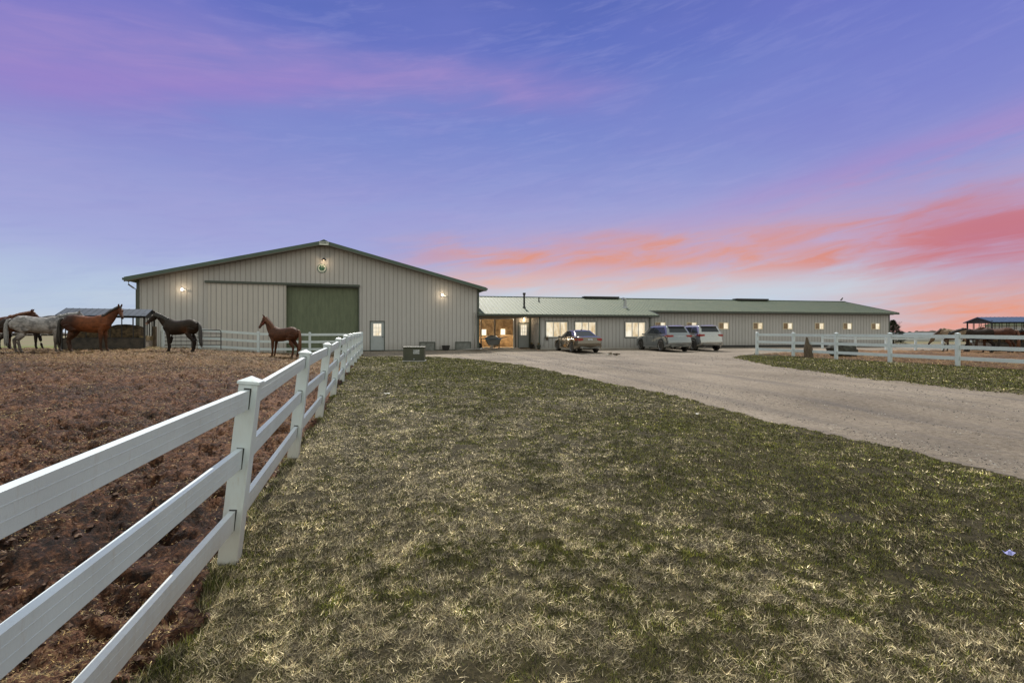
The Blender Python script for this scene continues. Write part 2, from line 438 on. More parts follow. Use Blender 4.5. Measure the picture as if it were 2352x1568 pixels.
def regions(x, y):
    """0 field grass, 1 lawn, 2 gravel, 3 mud"""
    jx = x + vn(x,y,.35,11)*.22 + vn(x,y,.1,12)*.12; jy = y + vn(x,y,.4,13)*.22 + vn(x,y,.11,14)*.12
    r = np.full(x.shape, 2, int)
    r[inpoly(jx,jy,FIELD_L)] = 0
    r[(y > 49)] = 0
    r[inpoly(jx,jy,LAWN)] = 1
    r[inpoly(jx,jy,STRIP)] = 1
    r[inpoly(jx,jy,PAD_R)] = 3
    r[inpoly(jx,jy,PAD_L) ] = 3
    return r
def mudh(x, y):
    wx = x + vn(x,y,.3,70)*.12; wy = y + vn(x,y,.3,71)*.12
    h = vn(wx,wy,.62,1)*.09 + vn(wx,wy,.27,2)*.11 + (.5-np.abs(vn(wx,wy,.14,3))*2)*.075 + vn(wx,wy,.062,4)*.06 + vn(x,y,.034,5)*.022
    pit = vn(wx,wy,.19,21); h -= sst(pit, .16, .30)*.11
    return h
def lawnh(x, y): return vn(x,y,1.1,31)*.05 + vn(x,y,.3,32)*.025
def gravh(x, y):
    # tyre ruts follow the drive: low-frequency undulation stretched along it
    a = x*.96 + y*.27 + vn(x,y,3,47)*.5; b = y
    ruts = sum(np.exp(-((a-c)/.16)**2) for c in (7.5, 9.1, 10.9, 12.3))
    return vn(a,b*0.18,.5,41)*.022 - ruts*.02 + vn(x,y,.16,42)*.008 + vn(x,y,.05,43)*.008

def build_ground():
    dense = np.radians(np.arange(-52, 52.01, .15))
    L = np.radians(np.concatenate([np.arange(-110,-53,1.5), ])); Rr = -L[::-1]
    A = np.concatenate([L, dense, Rr])
    rr = [0.5]
    while rr[-1] < 62: rr.append(rr[-1]*1.0085)
    rr = np.array(rr)
    AA, RR = np.meshgrid(A, rr)
    X = np.sin(AA)*RR; Y = np.cos(AA)*RR
    Z = terr(X, Y)
    reg = regions(X, Y)
    near = 1 - .35*sst(RR, 12, 40)
    Z = Z + np.where(reg == 3, mudh(X,Y)*near, 0) + np.where(reg <= 1, lawnh(X,Y), 0) + np.where(reg == 2, gravh(X,Y) - .02, 0)
    nr, na = X.shape
    idx = np.arange(nr*na).reshape(nr, na)
    q = np.stack([idx[:-1,:-1], idx[:-1,1:], idx[1:,1:], idx[1:,:-1]], -1).reshape(-1,4)[:, ::-1]
    rq = reg[:-1,:-1].reshape(-1)
    co = np.stack([X,Y,Z], -1).reshape(-1,3)
    outs = {}
    for k, nm in ((0,'grass_field'),(1,'lawn_soil'),(2,'gravel_drive'),(3,'paddock_mud')):
        f = q[rq == k]
        if not len(f): continue
        u, inv = np.unique(f.reshape(-1), return_inverse=True)
        me = bpy.data.meshes.new(nm)
        me.vertices.add(len(u)); me.vertices.foreach_set('co', co[u].reshape(-1))
        me.loops.add(len(inv)); me.loops.foreach_set('vertex_index', inv.astype(np.int32))
        me.polygons.add(len(f)); me.polygons.foreach_set('loop_start', np.arange(0, len(inv), 4, dtype=np.int32))
        me.polygons.foreach_set('use_smooth', np.ones(len(f), bool))
        me.update(calc_edges=True)
        o = bpy.data.objects.new(nm, me); C.objects.link(o); o['kind'] = 'structure'; outs[k] = o
    return outs
G = build_ground()
def groundmat(name, stops, scales, bump, bscale, rough=.9, tint=None, stretch=None, con=2.6):
    m, nt, bs = newmat(name)
    g = nt.nodes.new('ShaderNodeNewGeometry'); P_ = g.outputs['Position']
    a = noise(nt, P_, scales[0], 6, .65); b = noise(nt, P_, scales[1], 5, .7)
    big = noise(nt, P_, .35, 3, .5)
    f = (a*.45 + b*.55 + (big-.5)*.35)
    f = ((f - .5)*con + .5).m('ADD', 0, clamp=True)
    c = ramp(nt, f, stops)
    if tint:
        vv = P_
        if stretch:
            sx = nt.nodes.new('ShaderNodeSeparateXYZ'); nt.links.new(P_, sx.inputs[0]); X_, Y_ = V(nt, sx.outputs[0]), V(nt, sx.outputs[1])
            wob = noise(nt, P_, .33, 2, .5)
            ac = X_ * .96 + Y_ * .27 + (wob - .5) * .8
            cc_ = nt.nodes.new('ShaderNodeCombineXYZ'); nt.links.new((ac * 2.6).s, cc_.inputs[0]); nt.links.new((Y_ * .16).s, cc_.inputs[1]); vv = cc_.outputs[0]
        t = noise(nt, vv, tint[0], 6, .68)
        c = mixc(nt, (t - tint[3]).m('MULTIPLY', tint[1], clamp=True) * .75, c, tint[2])
        if stretch:
            tr_ = ac.gauss(7.5, .22) + ac.gauss(9.1, .2) + ac.gauss(10.9, .25) * .7 + ac.gauss(12.3, .2) * .6
            c = mixc(nt, (tr_ * (b * 2.4 - .55)).m('MULTIPLY', .55, clamp=True), c, (.10,.09,.085))
            
    if con > 4:      # trodden straw near the feeders
        sx = nt.nodes.new('ShaderNodeSeparateXYZ'); nt.links.new(P_, sx.inputs[0]); Y_ = V(nt, sx.outputs[1])
        st = noise(nt, P_, 16, 5, .7)
        c = mixc(nt, ((st - .5) * 3.2 + .35 + (big - .5) * 1.2).m('MULTIPLY', .75, clamp=True) * Y_.ss(13, 20), c, (.27,.175,.07))
    nt.links.new(c, bs.inputs['Base Color'])
    bs.inputs['Roughness'].default_value = rough; bs.inputs['Specular IOR Level'].default_value = .2
    bp = nt.nodes.new('ShaderNodeBump'); bp.inputs['Distance'].default_value = bump
    n = noise(nt, P_, bscale, 6, .75); nt.links.new(n.s, bp.inputs['Height']); nt.links.new(bp.outputs[0], bs.inputs['Normal'])
    return m
M['mud'] = groundmat('churned_mud', [(0,(.009,.004,.003)),(.40,(.046,.018,.009)),(.70,(.135,.057,.028)),(1,(.26,.145,.08))], (7, 30), .05, 30, .75, (1.1, 3.0, (.20,.12,.05), .55), con=4.2)
M['soil'] = groundmat('thatch_soil', [(0,(.012,.011,.006)),(.45,(.045,.038,.018)),(1,(.11,.09,.045))], (7, 40), .02, 60)
M['gravel'] = groundmat('gravel', [(0,(.05,.041,.033)),(.33,(.17,.142,.112)),(.66,(.26,.22,.177)),(1,(.40,.35,.29))], (13, 75), .02, 60, .9, (1.0, 4.5, (.125,.112,.108), .50), ((2.2,.22,1),(0,0,R(-37))))
M['field'] = groundmat('far_pasture', [(0,(.07,.085,.022)),(.5,(.13,.145,.04)),(1,(.24,.21,.09))], (2, 12), .02, 20)
for k, mm in ((0,'field'),(1,'soil'),(2,'gravel'),(3,'mud')):
    if k in G: G[k].data.materials.append(M[mm])

# far ground, one sheet to the horizon
def far_ground():
    radii = [0.01, 20, 50, 59, 75, 110, 160, 260, 500, 1200, 6000]
    zz = [-.5, -.5, -.35, .46, .44, .1, -.8, -1.2, -1.6, -2, -2]
    n = 96; mb = MB()
    for r, z in zip(radii, zz):
        for j in range(n):
            a = 2*math.pi*j/n; mb.v.append((r*math.sin(a), r*math.cos(a), z + (random.uniform(-.1,.1) if 70 < r < 600 else 0)))
    for i in range(len(radii)-1):
        for j in range(n):
            a = i*n+j; b = i*n+(j+1)%n; mb.f.append((a, b, b+n, a+n)[::-1])
    o = mb.build('ground', None, smooth=True); o['kind'] = 'structure'
    m, nt, bs = newmat('far_fields')
    g = nt.nodes.new('ShaderNodeNewGeometry')
    a = noise(nt, mapping(nt, g.outputs['Position'], (.3, 1.4, 1)), .03, 4, .6)
    b = noise(nt, g.outputs['Position'], 1.5, 5, .7)
    c = ramp(nt, ((a-.5)*3+.5).m('ADD', 0, clamp=True), [(0,(.10,.12,.035)),(.45,(.16,.15,.06)),(.62,(.15,.10,.06)),(1,(.20,.15,.09))])
    c = mixc(nt, b*.5, c, (.09,.08,.035))
    nt.links.new(c, bs.inputs['Base Color']); bs.inputs['Roughness'].default_value = .95
    o.data.materials.append(m)
far_ground()

# ------------------------------------------------------------------ blades, litter, stones (stuff)
rng = np.random.default_rng(3)
def poly_points(n_try, rmin, rmax, dens_pow, amax=58):
    # radius pdf ~ r^(1-dens_pow)
    e = 2-dens_pow; u = rng.random(n_try)
    r = (rmin**e + u*(rmax**e-rmin**e))**(1/e)
    a = np.radians(rng.uniform(-amax, amax, n_try))
    return np.sin(a)*r, np.cos(a)*r, r
def tri_mesh(name, v, colr, mat, label, cat):
    n = len(v)//3
    me = bpy.data.meshes.new(name)
    me.vertices.add(3*n); me.vertices.foreach_set('co', v.astype(np.float32).reshape(-1))
    me.loops.add(3*n); me.loops.foreach_set('vertex_index', np.arange(3*n, dtype=np.int32))
    me.polygons.add(n); me.polygons.foreach_set('loop_start', np.arange(0, 3*n, 3, dtype=np.int32))
    me.update(calc_edges=True)
    at = me.color_attributes.new('Col', 'FLOAT_COLOR', 'POINT')
    cc = np.ones((3*n, 4), np.float32); cc[:, :3] = np.repeat(colr, 3, axis=0)
    at.data.foreach_set('color', cc.reshape(-1))
    o = bpy.data.objects.new(name, me); C.objects.link(o); me.materials.append(mat)
    tag(o, label, cat, kind='stuff'); return o
def blades():
    xs = []; 
    x1,y1,r1 = poly_points(360000, 1.5, 3.9, 0.0)
    x2,y2,r2 = poly_points(1450000, 3.9, 31, 1.72)
    x = np.concatenate([x1,x2]); y = np.concatenate([y1,y2]); r = np.concatenate([r1,r2])
    # ragged lip: blades may hang 6 cm over the drive
    k = regions(x, y) == 1
    nr = (fx_line(y) - x)
    x,y,r = x[k],y[k],r[k]; n = len(x)
    z = terr(x,y)+lawnh(x,y)-.008
    g = vn(x,y,2.6,51)*.34 + vn(x,y,.8,52)*.30 + vn(x,y,.22,53)*.6 + vn(x,y,.07,54)*.8 + .10*sst(x,1,4) - .10*sst(-y,-4,-2) - .26*sst(y,9,10)*sst(x-8.5-np.maximum(0,(10-y)),0,1) + sst(x-fx_line(y),3.5,0)*-.25 + sst(y, 8, 18)*.26 + .04*sst(x,0,3)
    dry = rng.random(n) > (.79 + g*1.0)
    bare = (vn(x,y,.33,57)+vn(x,y,.11,58)*.7) > .40
    keep = ~(bare & (rng.random(n) < .85)); x,y,r,z,dry,g = (q[keep] for q in (x,y,r,z,dry,g)); n = len(x)
    a = rng.uniform(0, 2*np.pi, n); tip = rng.uniform(0, 2*np.pi, n)
    ln = np.where(dry, rng.uniform(.014,.050,n), rng.uniform(.018,.038,n))*(1+.25*(vn(x,y,.5,59)))
    el_ = np.where(dry, np.abs(rng.normal(0,.42,n))+.05, rng.uniform(.5,1.35,n))
    flow = vn(x,y,1.7,60)*3
    tip = np.where(dry, tip*.6+flow, tip)
    w = np.maximum(.0014, .00062*r)*rng.uniform(.7,1.3,n)*np.where(dry,1,1.15)
    ln = ln*(1 + 1.3*np.exp(-((x-fx_line(y))/.14)**2)*rng.random(n))
    ln = ln*(1+ .022*np.maximum(r-6,0))
    lift = np.where(dry, rng.uniform(0,.018,n), 0)
    b = np.stack([x,y,z+lift],-1)
    sd_ = np.stack([-np.sin(tip), np.cos(tip), np.zeros(n)],-1)*w[:,None]
    t = b + np.stack([np.cos(tip)*np.cos(el_)*ln, np.sin(tip)*np.cos(el_)*ln, np.sin(el_)*ln],-1)
    v = np.stack([b-sd_, b+sd_, t],1).reshape(-1,3)
    straw = np.array([[.32,.265,.145],[.21,.165,.085],[.50,.43,.27],[.11,.08,.042],[.27,.235,.13]])[rng.integers(0,5,n)]
    green = np.array([[.125,.142,.022],[.082,.102,.018],[.175,.178,.034],[.225,.205,.05],[.095,.094,.022]])[rng.integers(0,5,n)]
    c = np.where(dry[:,None], straw, green)*np.clip(np.exp(rng.normal(-.34,.55,(n,1))),.2,2.1)*np.exp(vn(x,y,.045,66)*1.5 + vn(x,y,.12,67)*1.1 + vn(x,y,.34,68)*.35)[:,None]
    tri_mesh('grass_blades', v, c, M_bl, 'patchy green and straw-dry spring grass of the front lawn and verge', 'grass')
    print('blades', n)
M_bl = attrmat('grass_blade', .7, .25)
blades()
def litter():
    x,y,r = poly_points(900000, 2.2, 34, 1.5, 50)
    k = regions(x,y) == 3; x,y,r = x[k],y[k],r[k]
    cl = vn(x,y,1.9,61) + vn(x,y,.5,62)*.8 + sst(y,12,20)*.85
    k = rng.random(len(x)) < np.clip(.20 + cl*.95, .04, 1); x,y,r = x[k],y[k],r[k]; n = len(x)
    near = 1 - .35*sst(r, 12, 40)
    z = terr(x,y)+mudh(x,y)*near + .006 + rng.uniform(0,.01,n)
    tip = rng.uniform(0,2*np.pi,n); ln = rng.uniform(.006,.038,n)*(1+.03*np.maximum(r-6,0)); w = np.maximum(.0011,.0007*r)*rng.uniform(.6,1.3,n)
    el_ = rng.normal(.05,.28,n)
    b = np.stack([x,y,z],-1); sd_ = np.stack([-np.sin(tip),np.cos(tip),np.zeros(n)],-1)*w[:,None]
    t = b + np.stack([np.cos(tip)*np.cos(el_)*ln,np.sin(tip)*np.cos(el_)*ln,np.sin(el_)*ln+.004],-1)
    v = np.stack([b-sd_,b+sd_,t],1).reshape(-1,3)
    c = np.array([[.40,.27,.10],[.26,.16,.065],[.52,.39,.17],[.15,.085,.05],[.20,.13,.06]])[rng.integers(0,5,n)]*np.clip(np.exp(rng.normal(-.55,.5,(n,1))),.15,1.5)
    tri_mesh('straw_litter', v, c, M_bl, 'trampled straw and hay scraps scattered over the paddock mud', 'straw'); print('litter', n)
litter()
def pebbles(name, n_try, reg, smin, smax, cols, dens, label, cat, rmin=2.2, rmax=34, up=0.35):
    x,y,r = poly_points(n_try, rmin, rmax, 1.5, 51)
    k = regions(x,y) == reg; x,y,r = x[k],y[k],r[k]
    k = rng.random(len(x)) < dens(x,y); x,y,r = x[k],y[k],r[k]; n = len(x)
    hz = gravh(x,y)-.02 if reg == 2 else mudh(x,y)*(1-.35*sst(r,12,40))
    z = terr(x,y)+hz
    s = rng.uniform(smin,smax,n)*(1+.05*r*(reg==2)) ; a = rng.uniform(0,6.28,n)
    P = []
    top = np.stack([x+rng.normal(0,.25,n)*s, y+rng.normal(0,.25,n)*s, z+s*rng.uniform(up,up*2,n)],-1)
    ring = []
    for j in range(4):
        aa = a + j*1.5708 + rng.normal(0,.25,n); rr_ = s*rng.uniform(.6,1.1,n)
        ring.append(np.stack([x+np.cos(aa)*rr_, y+np.sin(aa)*rr_, z-.003],-1))
    tri = []
    for j in range(4): tri.append(np.stack([ring[j], ring[(j+1)%4], top],1))
    v = np.concatenate(tri,0).reshape(-1,3)
    c = np.array(cols)[rng.integers(0,len(cols),n)]*rng.uniform(.75,1.2,(n,1))
    c = np.concatenate([c]*4,0)
    tri_mesh(name, v, c, M_bl, label, cat); print(name, n)
pebbles('gravel_stones', 170000, 2, .005, .015, [[.26,.24,.21],[.10,.09,.085],[.36,.33,.30],[.05,.046,.048],[.18,.16,.145]],
        lambda x,y: np.clip(.12+vn(x*.96+y*.27,y*.15,.45,44)*1.0+.55*np.exp(-((x*.96+y*.27-7.25)/.3)**2),.03,1), 'loose grey and tan gravel stones strewn along the drive', 'gravel')
pebbles('mud_clods', 120000, 3, .008, .03, [[.085,.045,.030],[.055,.028,.020],[.13,.075,.05],[.16,.10,.07]],
        lambda x,y: np.clip(.4+vn(x,y,.9,45)*1.2,.05,1), 'crumbled clods of dark brown mud in the paddocks', 'mud clods', up=.4)

# ------------------------------------------------------------------ fences
RAILS3 = (1.26, .834, .397)
def fence(name, label, pts, lean=lambda i: 0.0, h=1.35, rails=RAILS3, skip=(), group=None, cap=True, ps=.127, rh=.14):
    pts = [Vector((p[0], p[1], tz(p[0], p[1]))) for p in pts]
    root = empty(name, tuple(pts[0]), 0, label, 'fence', group)
    ups = []
    for i, p in enumerate(pts):
        d = (pts[min(i+1, len(pts)-1)] - pts[max(i-1, 0)]); d.z = 0; d.normalize()
        side = Vector((d.y, -d.x, 0))
        a = R(lean(i)); up = (Vector((0,0,1))*math.cos(a) + side*math.sin(a)).normalized(); ups.append(up)
        sd2 = d.cross(up).normalized()
        w = ps/2
        hh = h - .055 if cap else h
        def sq(c, w): return [c - d*w - sd2*w, c - d*w + sd2*w, c + d*w + sd2*w, c + d*w - sd2*w]
        m = MB(); m.hexa(sq(p - up*.15, w), sq(p + up*hh, w))
        po = m.build('post', M['vinyl'], root, bevel=.005)
        if cap:
            m = MB(); m.hexa(sq(p + up*hh, w+.010), sq(p + up*(hh+.022), w+.010))
            m.hexa(sq(p + up*(hh+.022), w+.006), sq(p + up*(hh+.055), .004))
            m.build('post_cap', M['vinyl'], po, bevel=.002)
        for rz in rails:
            c = p + up*(rz - rh/2 + .002)
            for s in (-1, 1):
                if (s < 0 and i == 0) or (s > 0 and i == len(pts)-1): continue
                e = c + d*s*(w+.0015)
                m = MB(); m.bar(e - d*.001, e + d*.001, .049, rh+.010, up); m.build('rail_gap_shade', M['dark'], po)  # thin dark plate paints the shade of the gap around the rail end
    for i in range(len(pts)-1):
        if i in skip: continue
        for rz in rails:
            a = pts[i] + ups[i]*(rz-rh/2 + random.uniform(-.004,.004)); b = pts[i+1] + ups[i+1]*(rz-rh/2 + random.uniform(-.004,.004))
            d = (b-a).normalized(); up = (ups[i]+ups[i+1]).normalized()
            m = MB(); m.bar(a + d*.02, b - d*.02, .040, rh, up)
            # two shallow moulded ribs on each face
            sdv = d.cross(up).normalized()
            for s in (-1, 1):
                for q in (-.022, .026):
                    m.bar(a + d*.07 + sdv*s*.0205 + up*q, b - d*.07 + sdv*s*.0205 + up*q, .0012, .006, up)
            m.build('rail', M['vinyl'], root, bevel=.004)
    return root
LF = [(fx_line(y), y) for y in [-1.70, .895] + [3.485 + 2.59*i for i in range(11)]]
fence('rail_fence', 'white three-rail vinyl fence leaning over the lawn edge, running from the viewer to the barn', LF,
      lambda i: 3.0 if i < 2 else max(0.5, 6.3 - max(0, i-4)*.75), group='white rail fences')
back_pts = [(CORNER[0]+BU[0]*t, CORNER[1]+BU[1]*t) for t in (0.0, 2.93, 5.67, 8.6)]
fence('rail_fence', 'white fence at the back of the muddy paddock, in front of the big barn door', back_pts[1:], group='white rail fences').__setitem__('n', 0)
# link between the corner post and the first back post
root = bpy.data.objects['rail_fence.001']; del root['n']
for rz in RAILS3:
    a = Vector((*back_pts[0], tz(*back_pts[0]) + rz - .07)); b = Vector((*back_pts[1], tz(*back_pts[1]) + rz - .07))
    d = (b-a).normalized(); MB().bar(a + d*.07, b - d*.02, .04, .14).build('rail', M['vinyl'], root, bevel=.004)
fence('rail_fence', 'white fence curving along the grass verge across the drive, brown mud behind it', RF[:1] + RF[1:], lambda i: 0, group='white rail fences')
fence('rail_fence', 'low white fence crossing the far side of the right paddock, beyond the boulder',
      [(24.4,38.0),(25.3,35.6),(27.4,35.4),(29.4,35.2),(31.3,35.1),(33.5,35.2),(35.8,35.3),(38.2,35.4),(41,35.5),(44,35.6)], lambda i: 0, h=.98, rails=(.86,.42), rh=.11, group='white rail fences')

# pipe gate, wooden gate post, white gate post
gx0, gy0, gx1, gy1 = -18.55, 25.55, -15.75, 26.15
g0 = tz(-17.5, 25.7)
root = empty('pipe_gate', (gx0, gy0, g0), 0, 'black tubular metal gate behind the dark horse at the paddock edge', 'gate')
fr = Fr(gx0, gy0, gx1-gx0, gy1-gy0); L = math.hypot(gx1-gx0, gy1-gy0)
m = MB(); z0, z1 = g0-.05, g0+.98
for a, b in (((0,z0),(0,z1-.06)), ((L,z0),(L,z1-.06)), ((.06,z1),(L-.06,z1)), ((0,z1-.06),(.06,z1)), ((L-.06,z1),(L,z1-.06))):
    m.tube([fr.p(a[0],0,a[1]), fr.p(b[0],0,b[1])], .024, 8)
m.build('gate_frame', M['dark'], root)
for k in range(1, 5):
    z = z0 + (z1-z0)*(k/5.0 + .03); MB().tube([fr.p(0,0,z), fr.p(L,0,z)], .018, 8).build('gate_bar', M['dark'], root)
MB().tube([fr.p(L*.5,.0,z0), fr.p(L*.5,.0,z1)], .014, 8).build('gate_brace', M['dark'], root)
for (x, y, w, h, mt, lab, nm) in ((-18.75, 25.35, .17, 1.15, 'wood_old', 'brown wooden post between hay feeder and metal gate', 'wooden_post'), (-18.35, 25.4, .12, 1.15, 'vinyl', 'single white post at the hinge end of the metal gate', 'gate_post')):
    m = MB(); m.box(Fr(x, y, 1, .3), -w/2, w/2, -w/2, w/2, tz(x,y)-.1, tz(x,y)+h)
    tag(m.build(nm, M[mt], bevel=.008), lab, 'post')

# ------------------------------------------------------------------ buildings
def wall(m, fr, v, s0, s1, z0, ztop, openings=(), pitch=.3, rib=.016, side=-1, axis='s'):
    P = (lambda s, z, o=0: fr.p(s, v + side*o, z)) if axis == 's' else (lambda s, z, o=0: fr.p(v + side*o, s, z))
    zt = ztop if callable(ztop) else (lambda s: ztop)
    ribs = list(np.arange(s0 + pitch/2, s1, pitch))
    ed = sorted(set([s0, s1] + ribs + [e for o in openings for e in o[:2]]))
    ed = [e for e in ed if s0 <= e <= s1]
    def spans(a, b, top):
        iv = [(z0, None)]; out = []; cur = z0
        for o in sorted(openings, key=lambda q: q[2]):
            if o[0] < b - 1e-6 and o[1] > a + 1e-6:
                if o[2] > cur: out.append((cur, o[2]))
                cur = max(cur, o[3])
        if top > cur: out.append((cur, None))
        return out
    for a, b in zip(ed[:-1], ed[1:]):
        if b - a < 1e-5: continue
        for lo, hi in spans(a, b, min(zt(a), zt(b))):
            m.add([P(a, lo), P(b, lo), P(b, zt(b) if hi is None else hi), P(a, zt(a) if hi is None else hi)], [(0,1,2,3)])
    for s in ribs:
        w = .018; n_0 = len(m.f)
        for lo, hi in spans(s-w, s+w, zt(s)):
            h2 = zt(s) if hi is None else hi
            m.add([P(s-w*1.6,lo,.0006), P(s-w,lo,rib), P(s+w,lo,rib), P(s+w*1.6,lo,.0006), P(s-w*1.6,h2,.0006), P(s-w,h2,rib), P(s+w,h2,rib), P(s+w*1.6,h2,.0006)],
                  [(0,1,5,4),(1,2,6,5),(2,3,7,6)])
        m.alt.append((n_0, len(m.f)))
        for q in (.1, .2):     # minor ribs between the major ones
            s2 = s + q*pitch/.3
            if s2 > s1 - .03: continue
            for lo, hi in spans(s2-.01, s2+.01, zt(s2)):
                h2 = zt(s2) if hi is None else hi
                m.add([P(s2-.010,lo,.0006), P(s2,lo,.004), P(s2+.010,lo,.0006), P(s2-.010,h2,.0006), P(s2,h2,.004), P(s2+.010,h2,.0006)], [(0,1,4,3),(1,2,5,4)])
def slab(m, A, B, Cc, D, th):
    """roof slab: A,B along the eave, C,D along the ridge; th thickness down"""
    dn = Vector((0,0,-th)); m.hexa([A+dn, B+dn, Cc+dn, D+dn], [A, B, Cc, D])
def roof_ribs(m, A, B, Cc, D, pitch=.3, h=.022, w=.034):
    n = int((B-A).length/pitch); n_0 = len(m.f)
    nrm = (B-A).cross(D-A).normalized()
    if nrm.z < 0: nrm = -nrm
    for i in range(n+1):
        t = (i*pitch+.02)/(B-A).length
        if t > 1: break
        p = A.lerp(B, t) + nrm*.0; q = D.lerp(Cc, t)
        m.bar(p + nrm*h/2, q + nrm*h/2, w, h, nrm)
    m.alt.append((n_0, len(m.f)))
# --- big barn
BF = Fr(-22.83, 29.54, .954, .299); BWD = 21.26; BD = 42.0; RZ = 7.81; EZ = 5.12; SL = (RZ-EZ)/(BWD/2)
bz = lambda t: RZ - abs(t - BWD/2)*SL
barn = empty('barn', tuple(BF.p(0,0,.4)), 0, 'large tan steel barn with low gable, green roof edge and wide sliding door', 'barn')
door_o = (8.17, 12.81, .2, 4.85); man_o = (13.56, 14.58, .2, 2.54)
m = MB(); wall(m, BF, 0, 0, BWD, .1, lambda t: bz(t)-.14, [door_o, man_o])
m.build('wall', M['siding'], barn, fix=False)
m = MB(); wall(m, BF, 0, 0, BD, .1, EZ-.15, axis='v', pitch=.45); m.build('side_wall', M['siding'], barn, fix=False)
m = MB(); wall(m, BF, BWD, 0, BD, .1, EZ-.15, axis='v', pitch=.45, side=1); m.build('side_wall', M['siding'], barn, fix=False)
m = MB(); wall(m, BF, BD, 0, BWD, .1, lambda t: bz(t)-.14, side=1); m.build('rear_wall', M['siding'], barn, fix=False)
ro = None
for sgn in (-1, 1):
    te = -.5 if sgn < 0 else BWD+.5; q0, q1 = -.6, BD+.3
    A, B = BF.p(te, q0, bz(te)), BF.p(te, q1, bz(te)); Cc, D = BF.p(BWD/2, q1, RZ), BF.p(BWD/2, q0, RZ)
    m = MB(); slab(m, A, B, Cc, D, .06); roof_ribs(m, A, B, Cc, D)
    ro = m.build('roof', M['roof'], barn)
    # rake fascia + soffit strip
    m = MB(); dn = Vector((0,0,-.22))
    f0 = lambda t, q, dz: BF.p(t, q, bz(t)+dz)
    a, b = (te, BWD/2) if sgn < 0 else (BWD/2, te)
    m.hexa([f0(a,-.66,-.19), f0(b,-.66,-.19), f0(b,-.603,-.19), f0(a,-.603,-.19)], [f0(a,-.66,.03), f0(b,-.66,.03), f0(b,-.603,.03), f0(a,-.603,.03)])
    m.build('rake_fascia', M['fascia'], ro)
    m = MB(); m.hexa([f0(a,-.60,-.20), f0(b,-.60,-.20), f0(b,-.02,-.20), f0(a,-.02,-.20)], [f0(a,-.60,-.17), f0(b,-.60,-.17), f0(b,-.02,-.17), f0(a,-.02,-.17)])
    m.build('soffit', M['soffit'], ro)
    m = MB(); m.hexa([f0(a,-.66,-.25), f0(b,-.66,-.25), f0(b,-.62,-.25), f0(a,-.62,-.25)], [f0(a,-.66,-.192), f0(b,-.66,-.192), f0(b,-.62,-.192), f0(a,-.62,-.192)])
    m.build('rake_trim', M['soffit'], ro)
    m = MB(); s_ = -1 if sgn < 0 else 1
    m.box(BF, min(te, te+s_*.11), max(te, te+s_*.11), -.6, BD, bz(te)-.14, bz(te)-.01); m.build('gutter', M['fascia'], barn)
    m = MB(); tc_ = 0 if sgn < 0 else BWD
    m.box(BF, tc_-.10 if sgn < 0 else tc_-.05, tc_+.05 if sgn < 0 else tc_+.10, -.035, .12, .1, EZ-.2); m.build('corner_trim', M['trim_dark'], barn)
# downspout with its elbow on the left corner
m = MB(); m.tube([BF.p(-.55,.1,bz(-.5)-.14), BF.p(-.55,.1,bz(-.5)-.35), BF.p(-.30,.1,bz(-.5)-.55), BF.p(-.14,.1,bz(-.5)-.65), BF.p(-.14,.1,.3)], .045, 8)
m.build('downspout', M['galv'], barn, smooth=True)
m = MB(); m.tube([BF.p(BWD-.25,-.06,EZ-1.9), BF.p(BWD-.25,-.06,.5)], .04, 8); m.build('downspout', M['trim_tan'], barn, smooth=True)
# base trim, door track, sliding panel, inner green door, jambs
m = MB()
for a, b in ((0, 8.17), (12.81, 13.56), (14.58, BWD)): m.box(BF, a, b, -.03, -.002, .30, .50)
m.build('base_trim', M['trim_dark'], barn)
m = MB(); m.box(BF, 3.58, 12.90, -.22, -.02, 4.86, 5.0); tr = m.build('door_track', M['trim_dark'], barn)
m = MB(); wall(m, BF, -.10, 3.75, 8.20, .42, 4.86, pitch=.3, rib=.012); m.box(BF, 3.75, 8.20, -.098, -.03, .42, 4.86)
sd1 = m.build('sliding_door', M['siding_panel'], barn, fix=False)
m = MB(); m.box(BF, 8.20, 8.27, -.125, -.03, .40, 4.86); m.build('door_edge_trim', M['trim_tan'], sd1)
m = MB(); wall(m, BF, .22, 8.0, 13.0, .2, 4.9, pitch=.23, rib=.014); m.build('inner_door', M['inner_green'], barn, fix=False)
m = MB(); m.box(BF, 12.81, 12.87, -.04, .2, .3, 4.86); m.box(BF, 8.17, 12.81, -.02, .2, 4.78, 4.85); m.box(BF, 8.11, 8.17, 0.0, .2, .3, 4.86); m.build('door_jamb', M['trim_dark'], barn)
